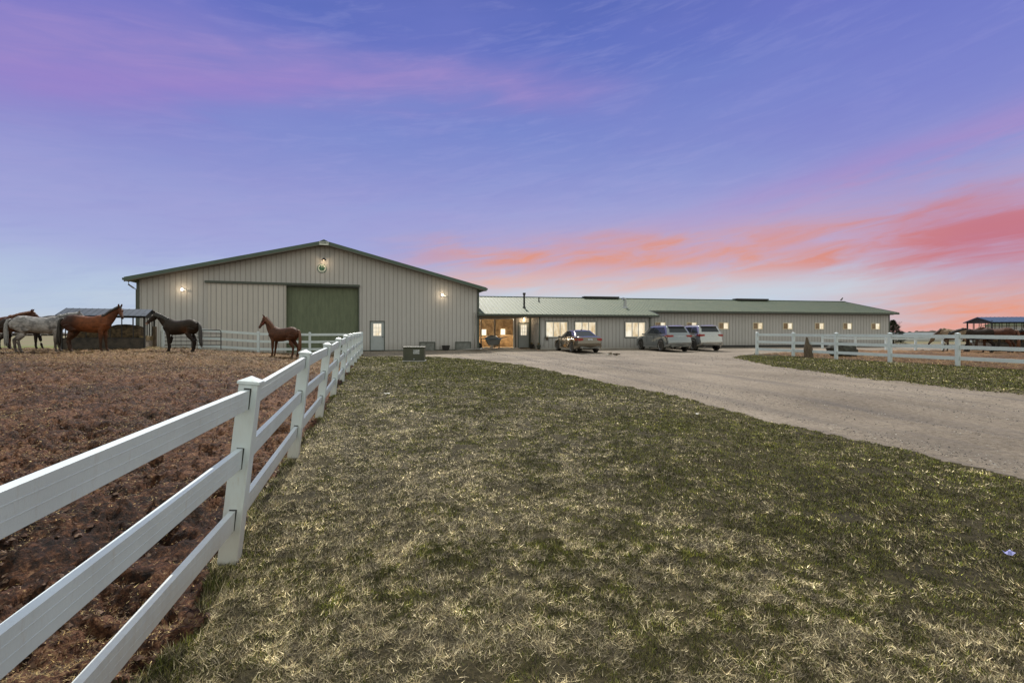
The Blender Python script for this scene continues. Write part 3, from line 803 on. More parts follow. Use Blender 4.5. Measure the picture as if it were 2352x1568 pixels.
def panel_door(fr, v, s0, s1, z0, z1, parent, knob_right=True):
    fw = .05
    m = MB(); m.box(fr, s0, s0+fw, v-.02, v+.10, z0, z1); m.box(fr, s1-fw, s1, v-.02, v+.10, z0, z1); m.box(fr, s0+fw, s1-fw, v-.02, v+.10, z1-fw, z1)
    m.box(fr, s0+fw, s1-fw, v-.02, v+.10, z0, z0+.04)
    m.build('door_frame', M['trim_dark'], parent)
    a, b, c, d = s0+fw+.004, s1-fw-.004, z0+.045, z1-fw-.004
    w = b-a; h = d-c
    g0, g1, h0, h1 = a+w*.2, b-w*.2, c+h*.50, c+h*.93
    m = MB(); m.box(fr, a, g0, v+.03, v+.07, c, d); m.box(fr, g1, b, v+.03, v+.07, c, d); m.box(fr, g0, g1, v+.03, v+.07, c, h0); m.box(fr, g0, g1, v+.03, v+.07, h1, d)
    m.box(fr, g0, g1, v+.024, v+.0295, c+.12, h0-.12)
    do = m.build('door', M['door_grey'], parent)
    m = MB(); m.box(fr, g0, g1, v+.05, v+.055, h0, h1); m.build('door_glass', M['lit_pane_pale'], do)
    m = MB()
    for i in range(4):
        s = g0 + (g1-g0)*i/3; m.box(fr, s-.011, s+.011, v+.022, v+.049, h0, h1)
    for i in range(4):
        z = h0 + (h1-h0)*i/3
        for j in range(3):
            m.box(fr, g0+(g1-g0)*j/3+.0115, g0+(g1-g0)*(j+1)/3-.0115, v+.024, v+.048, z-.011, z+.011)
    m.build('muntins', M['frame_white'], do)
    kx = b-.09 if knob_right else a+.09
    m = MB(); m.tube([fr.p(kx, v+.03, c+h*.46), fr.p(kx, v-.03, c+h*.46)], [.02,.035], 10); m.build('door_handle', M['dark'], do, smooth=True)
    return do
panel_door(BF, 0, 13.56, 14.58, .46, 2.54, barn)
# framed vent wells at the foot of the barn wall
for a, b in ((16.97, 18.08), (19.57, 20.72)):
    m = MB(); m.box(BF, a, a+.05, -.10, -.022, .40, 1.06); m.box(BF, b-.05, b, -.10, -.022, .40, 1.06); m.box(BF, a+.05, b-.05, -.10, -.022, 1.01, 1.06)
    f = m.build('vent_frame', M['trim_dark'], barn)
    m = MB(); m.box(BF, a+.05, b-.05, -.06, -.022, .45, 1.01); m.box(BF, a+.05, b-.05, -.075, -.0605, .55, .58)
    m.build('vent_panel', M['wellpanel'], f)

# --- stable wing
WG = Fr(0, 37.95, .9833, .182); PIT = .240; WE = 3.54
wz = lambda v: WE + (v + .45)*PIT
VR = 5.2; WZR = wz(VR); S1 = 35.2; SB = 10.7; VB = -1.85; VREC = .9; SREC = 1.73
wing = empty('stable', tuple(WG.p(SREC, VB, .5)), 0, 'long low tan stable with ribbed green roof and lit windows, joined to the barn', 'stable')
def win_open(s0, s1, z0, z1): return (s0, s1, z0, z1)
bwins = [(2.246, 3.97), (4.53, 6.23), (8.62, 10.32)]
BZ0, BZ1 = 1.37, 2.56
m = MB(); wall(m, WG, VB, SREC, SB, .2, wz(VB)-.12, [(a, b, BZ0, BZ1) for a, b in bwins]); m.build('wall', M['siding'], wing, fix=False)
swins = [12.08 + 3.03*i for i in range(8)]
swins = [(c/.9833-.47, c/.9833+.47) for c in (12.35, 15.15, 18.07, 21.3, 24.2, 27.35, 30.2, 33.15)]
SZ0, SZ1 = 2.02, 2.60
m = MB(); wall(m, WG, 0, SB, S1, .2, wz(0)-.12, [(a, b, SZ0, SZ1) for a, b in swins]); m.build('wall', M['siding'], wing, fix=False)
big_o = (-2.60, .36, .2, 2.89); rd_o = (.66, 1.60, .2, 2.54)
m = MB(); wall(m, WG, VREC, -4.2, SREC, .2, wz(VREC)-.12, [big_o, rd_o]); m.build('wall', M['siding'], wing, fix=False)
m = MB(); wall(m, WG, SREC, VB, VREC, .2, 3.05, axis='v', side=-1); m.build('side_wall', M['siding'], wing, fix=False)
m = MB(); wall(m, WG, SB, VB, 0, .2, 3.05, axis='v', side=1); m.build('side_wall', M['siding'], wing, fix=False)
m = MB(); wall(m, WG, S1, 0, 10.4, .2, lambda v: WZR - abs(v-VR)*PIT - .12, axis='v', side=1); m.build('end_wall', M['siding'], wing, fix=False)
m = MB(); wall(m, WG, 10.4, 0, S1, .2, wz(0)-.12, side=1); m.build('rear_wall', M['siding'], wing, fix=False)
# roof: front slope (two widths of eave), rear slope
m = MB()
RP = lambda s, v: WG.p(s, v, wz(v))
A, B, Cc, D = RP(-8, -.45), RP(S1+.5, -.45), RP(S1+.5, VR), RP(-8, VR)
slab(m, A, B, Cc, D, .05); roof_ribs(m, A, B, Cc, D)
A2, B2, C2, D2 = RP(-2.85, -2.3), RP(11.25, -2.3), RP(11.25, -.4505), RP(-2.85, -.4505)
slab(m, A2, B2, C2, D2, .05)
n0 = -8+.02
k = math.ceil((-2.85-n0)/.3)
s = n0 + k*.3
nrm = (B-A).cross(D-A).normalized()
if nrm.z < 0: nrm = -nrm
n_0 = len(m.f)
while s < 11.24:
    m.bar(RP(s,-2.3)+nrm*.011, RP(s,-.4505)+nrm*.011, .034, .022, nrm); s += .3
m.alt.append((n_0, len(m.f)))
wroof = m.build('roof', M['roof'], wing)
m = MB(); RQ = lambda s, v: WG.p(s, v, WZR - (v-VR)*PIT)
slab(m, RQ(S1+.5, 10.85), RQ(-8, 10.85), RQ(-8, VR), RQ(S1+.5, VR), .05); m.build('roof', M['roof'], wing)
m = MB(); m.tube([WG.p(-8,VR,WZR+.02), WG.p(S1+.5,VR,WZR+.02)], .06, 6); m.build('ridge_cap', M['fascia'], wroof)
for a, b in ((7.6, 11.0), (23.1, 26.6)):     # raised ridge vents
    m = MB(); m.box(WG, a, b, VR-.35, VR+.35, WZR+.03, WZR+.17); m.build('ridge_vent', M['dark'], wroof)
m = MB(); m.box(WG, 11.30, S1+.5, -.56, -.452, WE-.16, WE-.01); m.build('gutter', M['trim_dark'], wing)
m = MB(); z = wz(-2.3); m.box(WG, -2.95, 11.25, -2.41, -2.302, z-.15, z-.012); m.build('gutter', M['trim_dark'], wing)
m = MB(); m.box(WG, -2.85, 11.25, -2.30, VREC+.0, z-.20, z-.17); m.build('soffit', M['soffit'], wing)
m = MB(); m.box(WG, SB+.002, S1, -.45, -.02, WE-.19, WE-.16); m.build('soffit', M['soffit'], wing)
m = MB(); m.bar(WG.p(11.28,-2.3,wz(-2.3)-.05), WG.p(11.28,-.45,wz(-.45)-.05), .05, .15); m.build('rake_fascia', M['trim_dark'], wroof)
m = MB(); m.bar(WG.p(S1+.53,-.45,wz(-.45)-.06), WG.p(S1+.53,VR,WZR-.06), .05, .17); m.build('rake_fascia', M['trim_dark'], wroof)
for s_, v_, z_ in ((SREC-.03, VB-.03, 2.92), (SB-.06, VB-.03, 2.92), (SREC-.16, VREC-.12, 2.92), (S1-.06, -.03, 3.35)):
    m = MB(); m.box(WG, s_, s_+.11, v_, v_+.11, .3, z_); m.build('corner_trim', M['trim_dark'], wing)
m = MB(); m.box(WG, SREC+.09, SB-.07, VB-.03, VB-.018, .3, .56); m.build('base_trim', M['trim_tan'], wing)
m = MB(); m.box(WG, SB+.02, S1-.07, -.035, -.018, .3, .66); m.build('base_board', M['dark'], wing)
def slider(fr, v, a, b, z0, z1, panes, parent, fmat, pmats, fw=.06, trim=True):
    m = MB(); m.box(fr, a, a+fw, v-.035, v+.05, z0, z1); m.box(fr, b-fw, b, v-.035, v+.05, z0, z1)
    m.box(fr, a+fw, b-fw, v-.035, v+.05, z0, z0+fw); m.box(fr, a+fw, b-fw, v-.035, v+.05, z1-fw, z1)
    w = (b-a-2*fw)/panes
    for i in range(1, panes): m.box(fr, a+fw+w*i-fw*.55, a+fw+w*i+fw*.55, v-.028, v+.05, z0+fw, z1-fw)
    wn = m.build('window', M[fmat], parent)
    if trim:
        m = MB(); t = .05
        m.box(fr, a-t, a-.001, v-.03, v-.001, z0-t, z1+t); m.box(fr, b+.001, b+t, v-.03, v-.001, z0-t, z1+t); m.box(fr, a-.001, b+.001, v-.03, v-.001, z1+.001, z1+t); m.box(fr, a-.001, b+.001, v-.03, v-.001, z0-t, z0-.001)
        m.build('window_trim', M['trim_dark'], wn)
    for i in range(panes):
        m = MB(); m.box(fr, a+fw+w*i+.002, a+fw+w*(i+1)-.002, v+.012, v+.02, z0+fw-.004, z1-fw+.004)
        m.build('pane', M[pmats[i % len(pmats)]], wn)
for a, b in bwins: slider(WG, VB, a, b, BZ0, BZ1, 3, wing, 'frame_white', ['lit_pane_pale', 'lit_pane', 'lit_pane'])
for i, (a, b) in enumerate(swins): slider(WG, 0, a, b, SZ0, SZ1, 2, wing, 'frame_cream', ['lit_pane_dark', 'lit_pane' if i in (2, 3) else 'lit_pane_pale'], fw=.05, trim=False)
panel_door(WG, VREC, .66, 1.60, .50, 2.54, wing, knob_right=False)
# wide opening with warm interior
m = MB()
m.box(WG, -2.60, -2.52, VREC-.05, VREC+.15, .4, 2.89); m.box(WG, .28, .36, VREC-.05, VREC+.15, .4, 2.89); m.box(WG, -2.52, .28, VREC-.05, VREC+.15, 2.81, 2.89)
m.build('opening_frame', M['frame_white'], wing)
m = MB(); m.box(WG, .362, .46, VREC-.06, VREC-.02, .4, 2.98); m.box(WG, -2.7, .362, VREC-.06, VREC-.02, 2.892, 2.98); m.build('opening_trim', M['soffit'], wing)
m = MB(); m.box(WG, -6.0, 1.7, VREC+.16, 9.0, .40, .505); m.build('interior_floor', M['warm_floor'], wing)
m = MB(); m.box(WG, -6.0, 1.7, 9.0, 9.1, .4, 3.3); m.box(WG, 1.70, 1.78, VREC+.16, 9.0, .4, 3.3); m.box(WG, -6.1, -6.0, VREC+.16, 9.0, .4, 3.3); m.build('interior_wall', M['warm_wall'], wing)
m = MB(); m.box(WG, -6.0, 1.7, VREC+.1, 9.0, 3.12, 3.2); m.build('interior_ceiling', M['warm_wall'], wing)
for a, b, v in ((-2.1, -2.0, 3.2), (-1.05, -.9, 2.6)):
    m = MB(); m.box(WG, a, b, v, v+.12, .5, 3.12); m.build('interior_post', M['wood_plank'], wing)
for a, z0_, z1_, v in ((-2.95, 1.55, 2.0, 8.9), (-1.3, 1.5, 2.05, 8.9), (.55, 1.5, 2.1, 8.9)):
    m = MB(); m.box(WG, a, a+.42, v, v+.09, z0_, z1_); m.build('interior_window', M['bright_window'], wing)
m = MB(); m.box(WG, -5.9, -1.0, 6.0, 6.1, .5, 1.45); m.box(WG, -.2, 1.65, 4.6, 4.7, .5, 1.55); m.box(WG, -1.0, -.92, 4.6, 9.0, .5, 1.5); m.build('stall_partition', M['warm_wall'], wing)
for i, (a, v) in enumerate(((-2.2, 4.3), (.2, 3.4))):
    p = WG.p(a, v, 2.98)
    lm = empty('ceiling_lamp', tuple(p), 0, ('bright lamp hung at the left inside the stable opening', 'bright lamp hung at the right inside the stable opening')[i], 'lamp', 'lamps inside the stable aisle')
    MB().lathe([(.05,.14),(.16,.06),(.17,.05),(.02,.05)], 14, p).build('lamp_shade', M['dark'], lm, smooth=True)
    MB().lathe([(.01,.05),(.06,.02),(.06,-.02),(.01,-.05)], 12, p).build('bulb', M['bulb'], lm, smooth=True)
    ld = bpy.data.lights.new('lamp_light', 'POINT'); ld.energy = 210; ld.color = (1, .88, .68); ld.shadow_soft_size = .08
    lo = bpy.data.objects.new('lamp_light', ld); C.objects.link(lo); lo.parent = lm; lo.location = (0, 0, -.12)
# roof penetrations
def on_roof(s, v): return WG.p(s, v, wz(v))
p = on_roof(1.0, .1)
m = MB(); m.tube([p+Vector((0,0,-.05)), p+Vector((0,0,.12))], [.16,.09], 12); m.tube([p+Vector((0,0,.12)), p+Vector((0,0,1.05))], .075, 12)
m.tube([p+Vector((0,0,1.05)), p+Vector((0,0,1.2))], .115, 12); m.build('stove_pipe', M['dark'], wroof, smooth=False)
p = on_roof(2.9, 3.0)
m = MB(); m.tube([p+Vector((0,0,-.05)), p+Vector((0,0,.1)), p+Vector((0,0,.42))], [.12,.05,.05], 10); m.build('vent_pipe', M['dark'], wroof)
p = on_roof(9.7, .6)
m = MB(); m.tube([p+Vector((0,0,-.05)), p+Vector((0,0,.15))], [.22,.15], 12); m.tube([p+Vector((0,0,.15)), p+Vector((0,0,.62)), p+Vector((-.05,0,.74)), p+Vector((-.2,-.05,.76))], .12, 12)
m.build('roof_fan', M['galv'], wroof, smooth=False)
# pale slab in front of the entrance, sheltered step
m = MB(); m.box(WG, -2.5, .6, VREC-1.0, VREC-.06, .44, .525); o = m.build('concrete_step', M['concrete'], wing)

# ------------------------------------------------------------------ lamps and signs on the walls
def wall_lamp(fr, s, v, z, label, kind='bulkhead', watt=60):
    p = fr.p(s, v, z); out = Vector((fr.v[0], fr.v[1], 0))*-1; u = Vector((fr.u[0], fr.u[1], 0))
    root = empty('wall_lamp', tuple(p), 0, label, 'lamp', 'outdoor lamps on the barn walls')
    m = MB()
    if kind == 'bulkhead':
        m.bar(p, p+out*.10, .16, .16); m.bar(p+out*.10+u*.02, p+out*.22+u*.26-Vector((0,0,.06)), .05, .05); m.build('bracket', M['galv'], root)
        m = MB(); m.tube([p+out*.10, p+out*.16, p+out*.24], [.05,.075,.04], 12); m.build('bulb', M['bulb'], root, smooth=True)
        lp = out*.42
    elif kind == 'gooseneck':
        m.tube([p, p+out*.12+Vector((0,0,.10)), p+out*.30+Vector((0,0,.10)), p+out*.36], .018, 8); m.build('bracket', M['dark'], root, smooth=True)
        m = MB(); c = p+out*.36; m.lathe([(.03,.08),(.07,.05),(.17,-.03),(.175,-.05)], 16, c); m.build('lamp_shade', M['dark'], root, smooth=True)
        m = MB(); m.lathe([(.01,-.03),(.04,-.045),(.01,-.065)], 12, c); m.build('bulb', M['bulb_dim'], root, smooth=True)
        lp = out*.36 + Vector((0,0,-.18))
    else:
        m.bar(p, p+out*.04, .12, .2); m.tube([p+out*.04+Vector((0,0,.05)), p+out*.14+Vector((0,0,.14))], .015, 8); m.lathe([(.02,.17),(.09,.10),(.09,.08)], 12, p+out*.14); m.build('bracket', M['dark'], root)
        m = MB(); m.lathe([(.05,.08),(.07,-.02),(.05,-.10),(.01,-.11)], 12, p+out*.14); m.build('bulb', M['bulb_dim'], root, smooth=True)
        lp = out*.3 + Vector((0,0,-.1))
    ld = bpy.data.lights.new('lamp_light', 'POINT'); ld.energy = watt; ld.color = (1, .74, .46); ld.shadow_soft_size = .07
    lo = bpy.data.objects.new('lamp_light', ld); C.objects.link(lo); lo.parent = root; lo.location = lp
wall_lamp(BF, 2.34, 0, 4.40, 'glowing flood lamp high on the barn wall left of the sliding door track', watt=9)
wall_lamp(BF, 18.6, 0, 4.43, 'glowing flood lamp on the barn wall near its right corner', watt=9)
wall_lamp(BF, 10.60, 0, 6.62, 'small hooded lamp above the round clover sign under the gable', 'gooseneck', 7)
wall_lamp(WG, 1.12, VREC, 2.80, 'warm lantern above the grey stable entrance door', 'lantern', 12)
def text_mesh(body, size, fr, s, v, z, mat, parent, name='lettering', depth=.004):
    cu = bpy.data.curves.new('t', 'FONT'); cu.body = body; cu.size = size; cu.extrude = depth; cu.align_x = 'CENTER'; cu.align_y = 'CENTER'
    cu.offset = size*.02
    to = bpy.data.objects.new('t', cu); C.objects.link(to)
    dg = bpy.context.evaluated_depsgraph_get(); me = bpy.data.meshes.new_from_object(to.evaluated_get(dg))
    bpy.data.objects.remove(to)
    u = Vector((fr.u[0], fr.u[1], 0)); n = Vector((fr.v[0], fr.v[1], 0))*-1; o0 = fr.p(s, v, z) - ORG[parent.name]
    for w in me.vertices: w.co = o0 + u*w.co.x + Vector((0,0,1))*w.co.y + n*w.co.z
    me.name = name; me.materials.clear(); me.materials.append(M[mat])
    o = bpy.data.objects.new(name, me); C.objects.link(o); o.parent = parent; return o
# maker's plate on the gable tip
cs = empty('gable_sign', tuple(BF.p(BWD/2, -.7, 7.55)), 0, 'small white plate with dark lettering at the very peak of the barn roof', 'sign')
m = MB(); c = BWD/2; m.add([BF.p(c-.29,-.70,7.52), BF.p(c+.29,-.70,7.52), BF.p(c+.29,-.70,7.76), BF.p(c,-.70,7.90), BF.p(c-.29,-.70,7.76),
                        BF.p(c-.29,-.665,7.52), BF.p(c+.29,-.665,7.52), BF.p(c+.29,-.665,7.76), BF.p(c,-.665,7.90), BF.p(c-.29,-.665,7.76)],
       [(0,1,2,3,4),(9,8,7,6,5),(0,5,6,1),(1,6,7,2),(2,7,8,3),(3,8,9,4),(4,9,5,0)])
m.build('sign_plate', M['sign_white'], cs)
m = MB(); m.add([BF.p(c-.27,-.712,7.765), BF.p(c+.27,-.712,7.765), BF.p(c,-.712,7.885), BF.p(c-.27,-.702,7.765), BF.p(c+.27,-.702,7.765), BF.p(c,-.702,7.885)], [(0,1,2),(5,4,3),(0,3,4,1),(1,4,5,2),(2,5,3,0)]); m.build('sign_peak', M['navy'], cs)
text_mesh('CLEARY', .15, BF, c, -.705, 7.665, 'navy', cs)
# round clover sign
q0 = 10.46; qz = 6.05; QR = .29
sg = empty('clover_sign', tuple(BF.p(q0, 0, qz)), 0, 'round white sign with a green three-leaf clover high under the gable', 'sign')
def disc(fr, s, v, z, r0, r1, n=28, th=.02):
    m = MB()
    b = [fr.p(s+r0*math.cos(2*math.pi*i/n), v, z+r1*math.sin(2*math.pi*i/n)) for i in range(n)]
    f = [fr.p(s+r0*math.cos(2*math.pi*i/n), v+th, z+r1*math.sin(2*math.pi*i/n)) for i in range(n)]
    m.add(b+f, [tuple(range(n)), tuple(range(2*n-1, n-1, -1))] + [(i, (i+1)%n, n+(i+1)%n, n+i) for i in range(n)]); return m
disc(BF, q0, -.04, qz, QR, QR, th=.03).build('sign_rim', M['green_paint'], sg)
disc(BF, q0, -.05, qz, QR*.88, QR*.88, th=.009).build('sign_plate', M['sign_white'], sg)
m = MB()
for a in (90, 205, 335):
    ca, sa = math.cos(R(a)), math.sin(R(a))
    for da in (-26, 26):
        cx, cz = q0+math.cos(R(a+da))*.125, qz+.02+math.sin(R(a+da))*.125
        k = disc(BF, cx, -.058-.0007*len(m.v)/40, cz, .068, .068, 14, .007); m.add(k.v, k.f)
    k = disc(BF, q0+ca*.07, -.0625-.0003*a/90, qz+.02+sa*.07, .055, .055, 12, .007); m.add(k.v, k.f)
m.bar(BF.p(q0,-.066,qz), BF.p(q0+.02,-.066,qz-.22), .012, .035, (0,-1,0)); m.build('clover', M['green_paint'], sg)
text_mesh('C', .15, BF, q0, -.075, qz+.11, 'sign_white', sg, 'letter')

# ------------------------------------------------------------------ horses
def blend_skin(parts, voxel, smooth_it=3, fac=.5):
    m = MB()
    for q in parts: m.tube(*q[0], **q[1]) if isinstance(q[1], dict) else None
    me = m.mesh('tmp'); b = bmesh.new(); b.from_mesh(me); bmesh.ops.recalc_face_normals(b, faces=b.faces); b.to_mesh(me); b.free()
    o = bpy.data.objects.new('tmp', me); C.objects.link(o)
    r = o.modifiers.new('r', 'REMESH'); r.mode = 'VOXEL'; r.voxel_size = voxel
    s = o.modifiers.new('s', 'SMOOTH'); s.factor = fac; s.iterations = smooth_it
    dg = bpy.context.evaluated_depsgraph_get(); out = bpy.data.meshes.new_from_object(o.evaluated_get(dg))
    bpy.data.objects.remove(o); out.polygons.foreach_set('use_smooth', [True]*len(out.polygons))
    return out
def coatmat(name, fn_stops=None):
    m, nt, bs = newmat(name)
    a = nt.nodes.new('ShaderNodeAttribute'); a.attribute_name = 'Col'
    t = nt.nodes.new('ShaderNodeTexCoord')
    n = noise(nt, mapping(nt, t.outputs['Object'], (1,1,1.4)), 5, 6, .68)
    n2_ = noise(nt, t.outputs['Object'], 60, 3, .6)
    f = ((n-.5)*2.6+.5).m('ADD', 0, clamp=True)
    dk = nt.nodes.new('ShaderNodeMix'); dk.data_type = 'RGBA'; dk.blend_type = 'MULTIPLY'; dk.inputs[0].default_value = 1
    nt.links.new(a.outputs['Color'], dk.inputs[6])
    nt.links.new(mixc(nt, f, (.40,.38,.36), (1.15,1.1,1.05)), dk.inputs[7])
    nt.links.new(dk.outputs[2], bs.inputs['Base Color'])
    bs.inputs['Roughness'].default_value = .62; bs.inputs['Specular IOR Level'].default_value = .22
    
    b = nt.nodes.new('ShaderNodeBump'); b.inputs['Distance'].default_value = .004; nt.links.new(n2_.s, b.inputs['Height']); nt.links.new(b.outputs[0], bs.inputs['Normal'])
    return m
M['coat'] = coatmat('horse_coat')
def hair(name, c): M[name] = pm(name, c, tuple(q*.45 for q in c), scale=30, rough=.55, stretch=(1,1,.25), contrast=3, bump=.01, bscale=60)
hair('hair_black', (.028,.024,.02)); hair('hair_chestnut', (.17,.065,.028)); hair('hair_grey', (.28,.28,.28)); hair('hair_brown', (.07,.035,.02)); hair('hair_pale', (.40,.36,.30))
M['hoof'] = pm('hoof', (.05,.042,.035), scale=14, rough=.6)
M['eye'] = pm('dark_eye', (.01,.008,.008), scale=5, rough=.08)
M['halter'] = pm('red_halter', (.30,.05,.045), scale=9)
def smooth01(x, a, b): return float(sst(np.float64(x), a, b))
def horse(name, label, x, y, heading, coat='bay', poll=(1.12, 0, 1.86), hdir=(.62, 0, -.78), legs=(0,0,0,0), scale=1.0, halter=False, blaze=False, z=None, tail_swing=0.0, group='horses in the left paddock', voxel=.017, thin=False):
    """local: +x forward, +z up; heading = degrees ccw from +X"""
    z = tz(x, y) if z is None else z
    root = empty(name, (x, y, z), R(heading), label, 'horse', group); root.scale = (scale,)*3
    V3 = Vector; poll = V3(poll); hd = V3(hdir).normalized()
    parts = []
    T = lambda pts, rad, ry=None, n=14: parts.append(((pts, rad), dict(n=n, ry=ry)))
    # trunk
    tr = [(-.87,1.27,.09,.07),(-.80,1.22,.22,.17),(-.64,1.21,.305,.25),(-.43,1.205,.33,.285),(-.18,1.165,.325,.285),(.08,1.13,.335,.30),(.28,1.13,.35,.29),(.46,1.17,.365,.25),(.60,1.165,.325,.22),(.72,1.14,.25,.18),(.80,1.13,.14,.11)]
    T([(a, 0, b) for a,b,_,_ in tr], [c for *_,c,_ in tr], [d for *_,d in tr], 20)
    # withers and croup ridges
    T([(.62,0,1.40),(.46,0,1.455),(.30,0,1.42),(.12,0,1.36)], [.07,.095,.08,.05], [.05,.07,.07,.05], 10)
    T([(-.70,0,1.36),(-.46,0,1.43),(-.22,0,1.40)], [.08,.11,.07], [.12,.16,.12], 12)
    # shoulder and thigh masses
    for s in (-1, 1):
        T([(.60,.11*s,1.36),(.64,.14*s,1.15),(.56,.15*s,.95)], [.10,.15,.10], [.07,.10,.07], 12)
        T([(-.62,.13*s,1.30),(-.60,.15*s,1.10),(-.52,.15*s,.92)], [.17,.21,.13], [.12,.13,.09], 12)
        T([(.55,.13*s,1.0),(.50,.14*s,.93)], [.11,.09], [.08,.07], 12)
    # neck
    b0 = V3((.52,0,1.24)); b1 = V3((.70,0,1.36))
    mid = b1.lerp(poll, .5) + V3((0, 0, .03))
    T([b0, b1, b1.lerp(mid,.5), mid, mid.lerp(poll,.55), poll], [.27,.255,.215,.165,.135,.115], [.13,.125,.105,.085,.075,.07], 14)
    # head
    up = (V3((0,0,1)) - hd*hd.z)
    if up.length < .1: up = V3((1,0,0))
    up.normalize()
    if (poll - b1).dot(up) < -0.2 and hd.z < -.9: up = -up
    sdv = hd.cross(up).normalized()
    hp = lambda d, u=0, s=0: poll + hd*d + up*u + sdv*s
    T([hp(-.05,-.02), hp(.05,-.035), hp(.17,-.055), hp(.30,-.04), hp(.42,-.025), hp(.53,-.025), hp(.60,-.035)], [.08,.115,.135,.098,.07,.066,.042], [.065,.082,.088,.066,.052,.055,.042], 14)
    for s in (-1, 1):
        T([hp(-.04,.05,.045*s), hp(-.075,.125,.055*s), hp(-.07,.185,.05*s)], [.034,.034,.014], None, 8)
        T([hp(.16,.035,.06*s), hp(.22,.03,.062*s)], [.03,.022], None, 8)
    # legs (offset k swings the foot forward)
    def fl(s, k):
        T([(.56,.14*s,1.02),(.52+k*.15,.145*s,.86),(.535+k*.4,.14*s,.68),(.54+k*.7,.135*s,.49),(.545+k*.72,.135*s,.44),(.55+k*.88,.13*s,.31),(.555+k,.13*s,.18),(.56+k*1.02,.13*s,.145),(.59+k*1.05,.13*s,.08),(.605+k*1.07,.13*s,.05)],
          [.125,.10,.080,.064,.060,.046,.053,.050,.045,.056], [.088,.08,.065,.058,.055,.042,.048,.046,.042,.05], 10)
        T([(.60+k*1.07,.13*s,.062),(.615+k*1.08,.13*s,.0)], [.055,.064], None, 12)
    def hl(s, k):
        T([(-.56,.14*s,1.05),(-.44+k*.1,.155*s,.88),(-.52+k*.3,.15*s,.74),(-.63+k*.55,.14*s,.60),(-.70+k*.7,.135*s,.52),(-.695+k*.75,.135*s,.46),(-.675+k*.88,.13*s,.32),(-.66+k,.13*s,.18),(-.655+k,.13*s,.145),(-.625+k,.13*s,.08),(-.61+k,.13*s,.05)],
          [.205,.155,.115,.084,.074,.064,.05,.055,.052,.046,.056], [.125,.098,.078,.06,.056,.052,.044,.05,.048,.043,.05], 10)
        T([(-.615+k,.13*s,.062),(-.60+k,.13*s,.0)], [.055,.064], None, 12)
    fl(1, legs[0]); fl(-1, legs[1]); hl(1, legs[2]); hl(-1, legs[3])
    me = blend_skin(parts, voxel)
    co = np.empty(len(me.vertices)*3, np.float32); me.vertices.foreach_get('co', co); co = co.reshape(-1,3)
    X, Y, Z = co[:,0], co[:,1], co[:,2]
    def lerp(c, t, d): return c*(1-t[:,None]) + np.array(d)*t[:,None]
    N = len(X)
    low = 1 - sst(Z, .50, .78)
    headd = np.linalg.norm(co - np.array(hp(.56,-.03)), axis=1); muz = 1 - sst(headd, .06, .17)
    if coat == 'bay':
        c = np.tile([.17,.055,.02], (N,1)); c = lerp(c, (1-sst(X,-.50,-.02))*.9, (.035,.014,.010)); c = lerp(c, low*.95, (.022,.014,.012)); c = lerp(c, muz*.9, (.03,.02,.018)); c = lerp(c, (1-sst(Z,.78,1.0))*.4, (.10,.045,.02))  # rump, and neck below, darkened in the coat colour as backlit shade
        nk = sst(X,.68,.86)*.8; c = lerp(c, nk*.75, (.055,.022,.012))
    elif coat == 'dark':
        c = np.tile([.024,.015,.010], (N,1)); c = lerp(c, low*.8, (.014,.010,.009)); fl_ = np.exp(-((X+.35)**2/.03+(Z-1.0)**2/.02)); c = lerp(c, fl_*.6, (.14,.055,.022)); c = lerp(c, muz*.7, (.09,.05,.035))
    elif coat == 'chestnut':
        c = np.tile([.085,.034,.019], (N,1)); c = lerp(c, low*.55, (.06,.022,.012)); c = lerp(c, (1-sst(Z,.85,1.05))*.3, (.13,.05,.02)); c = lerp(c, muz*.5, (.10,.05,.04))
    elif coat == 'grey':
        d = vn(X*1.0+Z*.3, Z*1.0+Y*.4, .16, 5)+vn(X, Z, .055, 6)*.9
        c = np.tile([.36,.365,.38], (N,1)); c = lerp(c, sst(d,-.1,.35)*.6, (.09,.095,.105)); c = lerp(c, low*.85, (.035,.034,.036)); c = lerp(c, muz*.7, (.08,.08,.085)); c = lerp(c, sst(X,.5,.9)*.4, (.12,.125,.135)); c = lerp(c, (1-sst(Z,.85,1.02))*.25, (.30,.24,.19))
    else:
        c = np.tile([.26,.20,.135], (N,1)); c = lerp(c, low*.8, (.05,.035,.028)); c = lerp(c, muz*.7, (.09,.07,.06))
    c = lerp(c, (1-sst(Z,.045,.07)), (.05,.042,.035))
    if blaze:
        bd = np.linalg.norm(co - np.array(hp(.10,.075)), axis=1); c = lerp(c, 1-sst(bd,.035,.065), (.75,.73,.70))
        bd = np.linalg.norm(co - np.array(hp(.58,-.02)), axis=1); c = lerp(c, (1-sst(bd,.05,.08))*.7, (.50,.36,.32))
    at = me.color_attributes.new('Col', 'FLOAT_COLOR', 'POINT'); cc = np.ones((N,4), np.float32); cc[:,:3] = c; at.data.foreach_set('color', cc.reshape(-1))
    me.name = 'body'; me.materials.clear(); me.materials.append(M['coat'])
    bo = bpy.data.objects.new('body', me); C.objects.link(bo); bo.parent = root
    hm = {'bay':'hair_black','dark':'hair_black','chestnut':'hair_chestnut','grey':'hair_grey','dun':'hair_brown'}[coat]
    # mane: locks along the crest falling to one side
    m = MB(); k = 15
